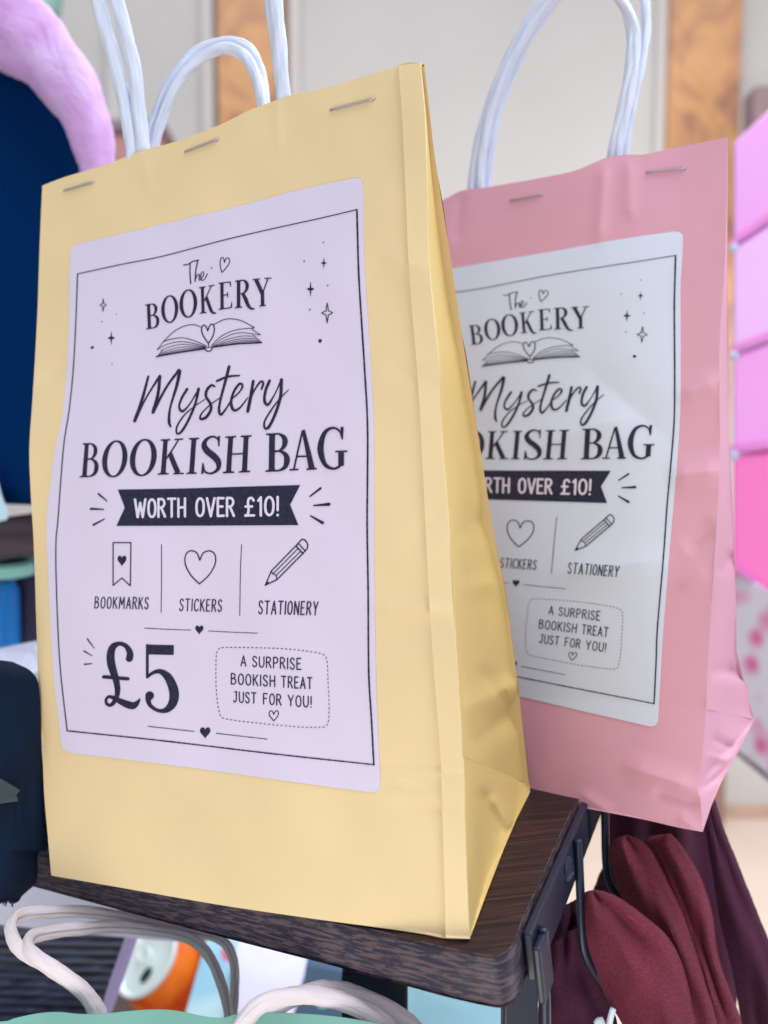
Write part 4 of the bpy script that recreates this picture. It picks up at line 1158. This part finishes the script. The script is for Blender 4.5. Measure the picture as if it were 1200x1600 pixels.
# black cloth bag hanging at the left
m_blk = M('black_cloth', srgb(6, 26, 50), 0.9, spec=0.2)
m_blk.bump(m_blk.noise(m_blk.coord('Object'), 24, 4, 0.55, 1.0), 0.9, 0.006)
bl = thing('cloth_bag', 'black fabric bag with frayed bottom edge hanging left of the shelf', 'bag', V(0, 1410, .3))
def clothf(u, v):
    R_ = sm([(20, 1034), (50, 1050), (62, 1080), (66, 1180), (74, 1260), (76, 1325), (60, 1332), (58, 1375), (40, 1395), (25, 1408)]); L_ = sm([(-160, 1010), (-170, 1150), (-170, 1280), (-120, 1420)])
    a, b = L_(v), R_(v)
    px = a * (1 - u[:, None]) + b * u[:, None]
    px[:, 1] += (v > .985) * 4 * np.sin(px[:, 0] * .9)
    d = .2985 - .020 * np.sin(pi * np.clip(u, 0, 1) * .93) + .007 * np.sin(v * 14 + u * 6) * (1 - u) + .004 * np.sin(v * 9 - u * 11) * (1 - u)
    return Varr(px[:, 0], px[:, 1], d)
P, fs, uv = grid(clothf, 60, 70)
mesh_obj('cloth_body', P, fs, m_blk.m, bl, uvs=uv, solid=.001, soff=1)
slab_px('woven_tab', [(-60, 1195), (0, 1218), (30, 1236), (24, 1243), (27, 1252), (0, 1256), (-60, 1262)], [.274, .278, .284, .284, .284, .279, .274], .0008, plain('olive_grey_tab', (62, 76, 84), .8), bl)
for i, (x, y) in enumerate(((18, 1412), (20, 1411), (4, 1409), (10, 1411))):
    v_, f_, _ = tube(px_path([(x, y - 6, .285), (x + .5, y, .285), (x + (-1) ** i * 2.0, y + 5, .285)], 2), .0002, 5)
    mesh_obj('loose_thread', v_, f_, m_blk.m, bl)

# ------------------------------------------------------------------ right background: pink boxes, floral cloth
m_mag = [plain('pink_card_%s' % w, c, .45, .05, 8) for w, c in (('a', (240, 172, 240)), ('b', (244, 194, 250)), ('c', (246, 170, 240)), ('d', (255, 130, 204)))]
ys = [(222, 170), (388, 350), (556, 535), (712, 705), (893, 935)]
labs = ['lilac pink box, topmost of the stack at the right edge', 'pale lilac pink box, second from the top of the right stack', 'mid pink box, third from the top of the right stack', 'hot pink box, lowest of the stack at the right edge']
knobm = plain('pale_blue_knob', (186, 200, 226), .7)
for i in range(4):
    (ya, yb), (yc, yd) = ys[i], ys[i + 1]
    t = thing('storage_box', labs[i], 'box', V(1200, yc, .80), 'pink boxes stacked at the right')
    g_ = .6
    f = [V(1144, ya + g_, .84), V(1330, ya + (yb - ya) * 186 / 56 + g_, .80), V(1330, yc + (yd - yc) * 186 / 56 - g_, .80), V(1144, yc - g_, .84)]
    b = [p + np.array([.12, .16, 0]) for p in f]
    add_bevel(mesh_obj('box_body', f + b, [(3, 2, 1, 0), (4, 5, 6, 7), (0, 1, 5, 4), (1, 2, 6, 5), (2, 3, 7, 6), (3, 0, 4, 7)], m_mag[i], t, smooth=False), .004, 3)
    # lid lip
    f2 = [V(1144, yc - 16, .835), V(1330, yc + (yd - yc) * 186 / 56 - 16, .795), V(1330, yc + (yd - yc) * 186 / 56 - 6, .795), V(1144, yc - 6, .835)]
    b2 = [p + FW * .004 for p in f2]
    mesh_obj('box_fold', f2 + b2, [(3, 2, 1, 0), (4, 5, 6, 7), (0, 1, 5, 4), (1, 2, 6, 5), (2, 3, 7, 6), (3, 0, 4, 7)], plain('pink_fold', (232, 140, 216), .5), t, smooth=False)
    if i < 3:
        lathe(V(1146, yc, .825), -FW, [(.002, -.004), (.0042, 0), (.0042, .002), (.0025, .004)], 20, 'corner_button', knobm, t)
mf = M('floral_cloth', srgb(226, 224, 242), 0.85)
fv = mf.coord('Object', (1, 1, 1))
vo = mf.n('ShaderNodeTexVoronoi'); vo.inputs['Scale'].default_value = 46; mf.l(fv, vo.inputs['Vector']); vo.feature = 'SMOOTH_F1'
mf.color(mf.ramp(vo.outputs['Distance'], [(0.16, srgb(228, 120, 172)), (0.34, srgb(234, 172, 206)), (0.5, srgb(232, 226, 242))]))
tag(slab_px('floral_tablecloth', [(1128, 880), (1330, 990), (1330, 1310), (1200, 1208), (1150, 1165), (1128, 1150)], [.86, .74, .74, .82, .85, .86], .02, mf.m, None, .003), 'white cloth with pink flowers hanging below the pink boxes', 'cloth')
tag(slab_px('table_edge', [(1150, 1170), (1200, 1211), (1330, 1315), (1330, 1323), (1200, 1219), (1150, 1177)], [.85, .82, .74, .74, .82, .85], .015, plain('grey_trim', (120, 120, 140)), None), 'grey table edge under the flowered cloth at the right', 'table')
# far furniture blurs
tag(slab_px('far_cabinet', [(165, 205), (250, 205), (250, 330), (165, 330)], 2.4, .2, plain('dusty_pink_cabinet', (176, 130, 130)), None, .01), 'blurred dusty pink cabinet far behind the white handles', 'cabinet')
tag(slab_px('cabinet_top', [(160, 184), (256, 184), (256, 203), (160, 203)], 2.38, .24, plain('mauve_top', (140, 124, 136)), None, .01), 'dark mauve tray lying on the far dusty pink cabinet', 'tray')
tag(slab_px('chair_back', [(1178, 132), (1290, 128), (1290, 330), (1176, 330)], 2.4, .08, plain('mauve_chair', (142, 118, 124)), None, .012), 'blurred mauve chair back above the pink boxes at right edge', 'chair')
c_ = V(60, -12, 2.3)
tag(lathe(c_, (0, 0, 1), [(.02, -.07), (.05, -.05), (.06, 0), (.05, .04), (.02, .06)], 24, 'glass_vase', plain('sea_green', (132, 176, 170), .4)), 'blurred sea green vase at the top left corner behind the velvet rim', 'vase')

# ------------------------------------------------------------------ below the shelf
lower = thing('lower_table', 'dark stall table below the rack shelf', 'table', V(300, 1700, .6))
ltz = V(300, 1700, .80)[2]
m_tab = plain('dark_table_wood', (70, 58, 58), .6, .2, 14)
vs, fs = box((-.28, .72, ltz - .012), .40, .40, .012)
mesh_obj('tabletop', vs, fs, m_tab, lower, smooth=False)
for sx, sy in ((-.62, .38), (.06, .38), (-.62, 1.06), (.06, 1.06)):
    vs, fs = box((sx, sy, (ZF + ltz - .024) / 2), .02, .02, (ltz - .024 - ZF) / 2 - .0005)
    mesh_obj('leg', vs, fs, m_tab, lower, smooth=False)
# slatted crate at the left
cr_ = thing('slatted_crate', 'dark slatted wooden crate seen through the cream handle loop', 'crate', V(80, 1620, .52))
m_sl = M('dark_slat', srgb(58, 62, 84), 0.42)
m_sl.color(m_sl.ramp(m_sl.noise(m_sl.coord('Object', (20, 200, 200)), 1.0, 5, .6), [(0.3, srgb(26, 26, 42)), (0.6, srgb(70, 78, 104)), (0.8, srgb(120, 134, 164))]))
for k in range(12):
    y0 = 1452 + k * 13.6
    xr = 204 - k * 4.0
    a = [V(-120, y0 - 6, .50), V(xr, y0, .46), V(xr - 3, y0 + 9.5, .457), V(-120, y0 + 3.5, .497)]
    b = [p + FW * .006 - UPV * .001 for p in a]
    add_bevel(mesh_obj('slat', a + b, [(3, 2, 1, 0), (4, 5, 6, 7), (0, 1, 5, 4), (1, 2, 6, 5), (2, 3, 7, 6), (3, 0, 4, 7)], m_sl.m, cr_, smooth=False), .0007, 2)
slab_px('crate_back', [(-140, 1440), (200, 1450), (160, 1590), (150, 1640), (-140, 1640)], .52, .01, plain('crate_shadow_wood', (28, 28, 44), .8), cr_)
# soft drink can
can = thing('drink_can', 'orange drink can with silver top seen below the shelf', 'can', V(250, 1590, .7))
cc = V(229, 1500, .72)
axis = -RT * .50 + UPV * .66 - FW * .50; axis /= np.linalg.norm(axis)
R0 = .0285
m_or = M('orange_print', srgb(236, 112, 28), 0.35)
m_or.color(m_or.ramp(m_or.noise(m_or.coord('Object', (1, 1, 1)), 26, 2), [(0.35, srgb(206, 74, 26)), (0.55, srgb(240, 120, 30)), (0.75, srgb(246, 140, 50))]))
m_al = M('aluminium', srgb(232, 244, 244), 0.4, 0.25)
lathe(cc, axis, [(.024, -.115), (.031, -.110), (.033, -.100), (.033, -.022), (.0325, -.018), (R0 - .001, -.003)], 40, 'can_body', m_or.m, can)
lathe(cc, axis, [(R0 - .0015, -.0035), (R0, -.002), (R0 + .0006, .0005), (R0, .002), (R0 - .0015, .002), (R0 - .0025, -.0005), (R0 - .004, -.0025), (.010, -.0022), (.004, -.0022)], 40, 'can_top', m_al.m, can)
ax1, ax2, _a = rot_axes(axis)
lathe(cc + axis * -.0018 - ax1 * .008 + ax2 * .008, axis, [(.0062, 0), (.0062, .0006), (.005, .0009)], 24, 'can_opening', plain('dark_opening', (20, 44, 50)), can, ell=.7)
vs_, fs_, us_ = tube([cc + axis * .0015 + ax1 * (.004 + .007 * cos(a)) * 1 + ax2 * (.005 * sin(a) - .002) for a in np.linspace(0, 2 * pi, 24)], .0011, 8)
mesh_obj('pull_tab', vs_, fs_, m_al.m, can)
# lavender paper side strip (edge of another bag)
m_lav = paper('lavender_paper', srgb(158, 150, 198)).m
lv = thing('gift_bag', 'lavender paper bag edge standing between slatted crate and orange can', 'paper bag', V(190, 1590, .44))
slab_px('side_panel', [(196, 1462), (215, 1466), (168, 1600), (150, 1600), (172, 1530)], [.40, .44, .44, .40, .40], .002, m_lav, lv, .0003)
# pale cards and leaflets on the table
cyan = M('cyan_card', srgb(150, 210, 236), .5)
cyan.color(cyan.ramp(cyan.noise(cyan.coord('Object'), 16, 2), [(0.35, srgb(110, 186, 226)), (0.6, srgb(196, 232, 242))]))
tag(slab_px('cyan_leaflet', [(322, 1470), (372, 1470), (352, 1600), (285, 1600), (300, 1550)], [.60, .60, .56, .56, .58], .002, cyan.m), 'pale cyan leaflet standing beside the orange can', 'leaflet')
tag(slab_px('pink_sticker', [(344, 1484), (360, 1484), (359, 1504), (348, 1500)], [.55] * 4, .001, plain('hot_pink_print', (250, 130, 190))), 'tiny hot pink sticker above the cyan leaflet', 'sticker')
tag(slab_px('white_card', [(352, 1455), (482, 1495), (462, 1575), (440, 1640), (340, 1640), (366, 1560)], [.62, .62, .56, .52, .52, .56], .002, plain('lilac_white_card', (214, 212, 244), .5)), 'plain lilac white card propped under the middle of the shelf', 'card')
tag(slab_px('brown_block', [(255, 1462), (330, 1470), (300, 1600), (255, 1600)], [.78, .72, .68, .78], .02, plain('brown_wood_block', (120, 96, 88), .6)), 'brown wooden upright between the orange can and cyan leaflet', 'wood block')
tag(slab_px('steel_blue_folder', [(478, 1508), (540, 1520), (540, 1600), (462, 1600)], [.50] * 4, .01, plain('steel_blue', (58, 92, 130), .5)), 'steel blue folder behind the cream handle under the shelf', 'folder')
tag(slab_px('cyan_tray', [(636, 1556), (800, 1570), (800, 1640), (630, 1640)], [.42, .42, .38, .38], .01, plain('ice_blue_tray', (150, 206, 222), .35)), 'ice blue tray under the rounded shelf corner', 'tray')
tag(slab_px('glass_piece', [(486, 1556), (515, 1558), (528, 1574), (500, 1578), (484, 1566)], [.44] * 5, .01, plain('aqua_glass', (130, 200, 196), .2), None, .001), 'small aqua glass piece inside the right cream handle loop', 'glass')
tag(slab_px('paper_sheet', [(-40, 1372), (60, 1385), (200, 1425), (310, 1462), (310, 1474), (230, 1468), (100, 1456), (-40, 1440)], .40, .004, plain('grey_lilac_paper', (196, 198, 222), .6), None), 'pale grey lilac paper sheet under the left end of the shelf', 'paper')
# mint bag with cream handles
mint = thing('gift_bag', 'mint green paper bag top with cream twisted handles at the bottom edge', 'paper bag', V(250, 1700, .24))
Mt = sm([(-120, 1600), (0, 1596), (22, 1591), (60, 1583), (92, 1581), (124, 1584), (160, 1584), (195, 1580), (240, 1577), (277, 1579), (319, 1588), (349, 1590), (372, 1584), (420, 1582), (480, 1584), (540, 1590), (600, 1600), (680, 1612)])
def mf_(u, v):
    a = Mt(u); y = a[:, 1] + v * 320
    d = .262 - .03 * u + .0012 * np.sin(a[:, 0] / 30.0) - .01 * v
    return Varr(a[:, 0], y, d)
P, fs, uv = grid(mf_, 120, 16)
mesh_obj('front_panel', P, fs, M_mint, mint, uvs=uv, solid=.0003)
def mb_(u, v):
    a = Mt(u); y = a[:, 1] + 1 + v * 320
    return Varr(a[:, 0], y, .266 - .03 * u + .0012 * np.sin(a[:, 0] / 30.0) + .05 * v)
P, fs, uv = grid(mb_, 60, 8)
mesh_obj('back_panel', P, fs, M_mint, mint, uvs=uv)
def strand(parts, name='handle', mat=M_rope2, parent=mint):
    vs, fs, uvs = [], [], []
    for si, (pts, w, tw) in enumerate(parts):
        v_, f_, u_ = tube(px_path(pts), w, 22, ridge=.18, lobes=3, twist=tw * .6, flat=.72, jitter=.025, seed=si + 5)
        b = len(vs); vs += v_; uvs += u_; fs += [tuple(b + i for i in f) for f in f_]
    return mesh_obj(name, vs, fs, mat, parent, uvs=uvs)
strand([([(156, 1610, .2615), (148, 1580, .261), (130, 1548, .260), (98, 1522, .259), (62, 1500, .259), (44, 1482, .262), (46, 1466, .268), (70, 1458, .275), (120, 1452, .282), (170, 1448, .289), (230, 1452, .296), (290, 1464, .302), (319, 1484, .304), (340, 1522, .302), (354, 1565, .298), (359, 1605, .298)], (.0024, .0015), 300),
        ([(164, 1610, .263), (150, 1576, .263), (120, 1540, .262), (78, 1512, .262), (38, 1488, .263), (20, 1466, .266), (16, 1445, .271), (30, 1430, .277), (70, 1425, .284), (130, 1425, .292), (200, 1434, .299), (290, 1453, .306), (345, 1468, .309), (364, 1500, .308), (367, 1545, .306), (362, 1605, .301)], (.0025, .0014), -280)])
strand([([(365, 1625, .238), (385, 1592, .238), (415, 1566, .238), (460, 1555, .239), (505, 1558, .240), (555, 1572, .241), (600, 1600, .242), (630, 1640, .243)], .0024, 300),
        ([(400, 1610, .2440), (425, 1580, .2445), (465, 1556, .245), (510, 1546, .246), (560, 1556, .247), (610, 1580, .248), (650, 1610, .249), (675, 1645, .250)], .0025, -300)])
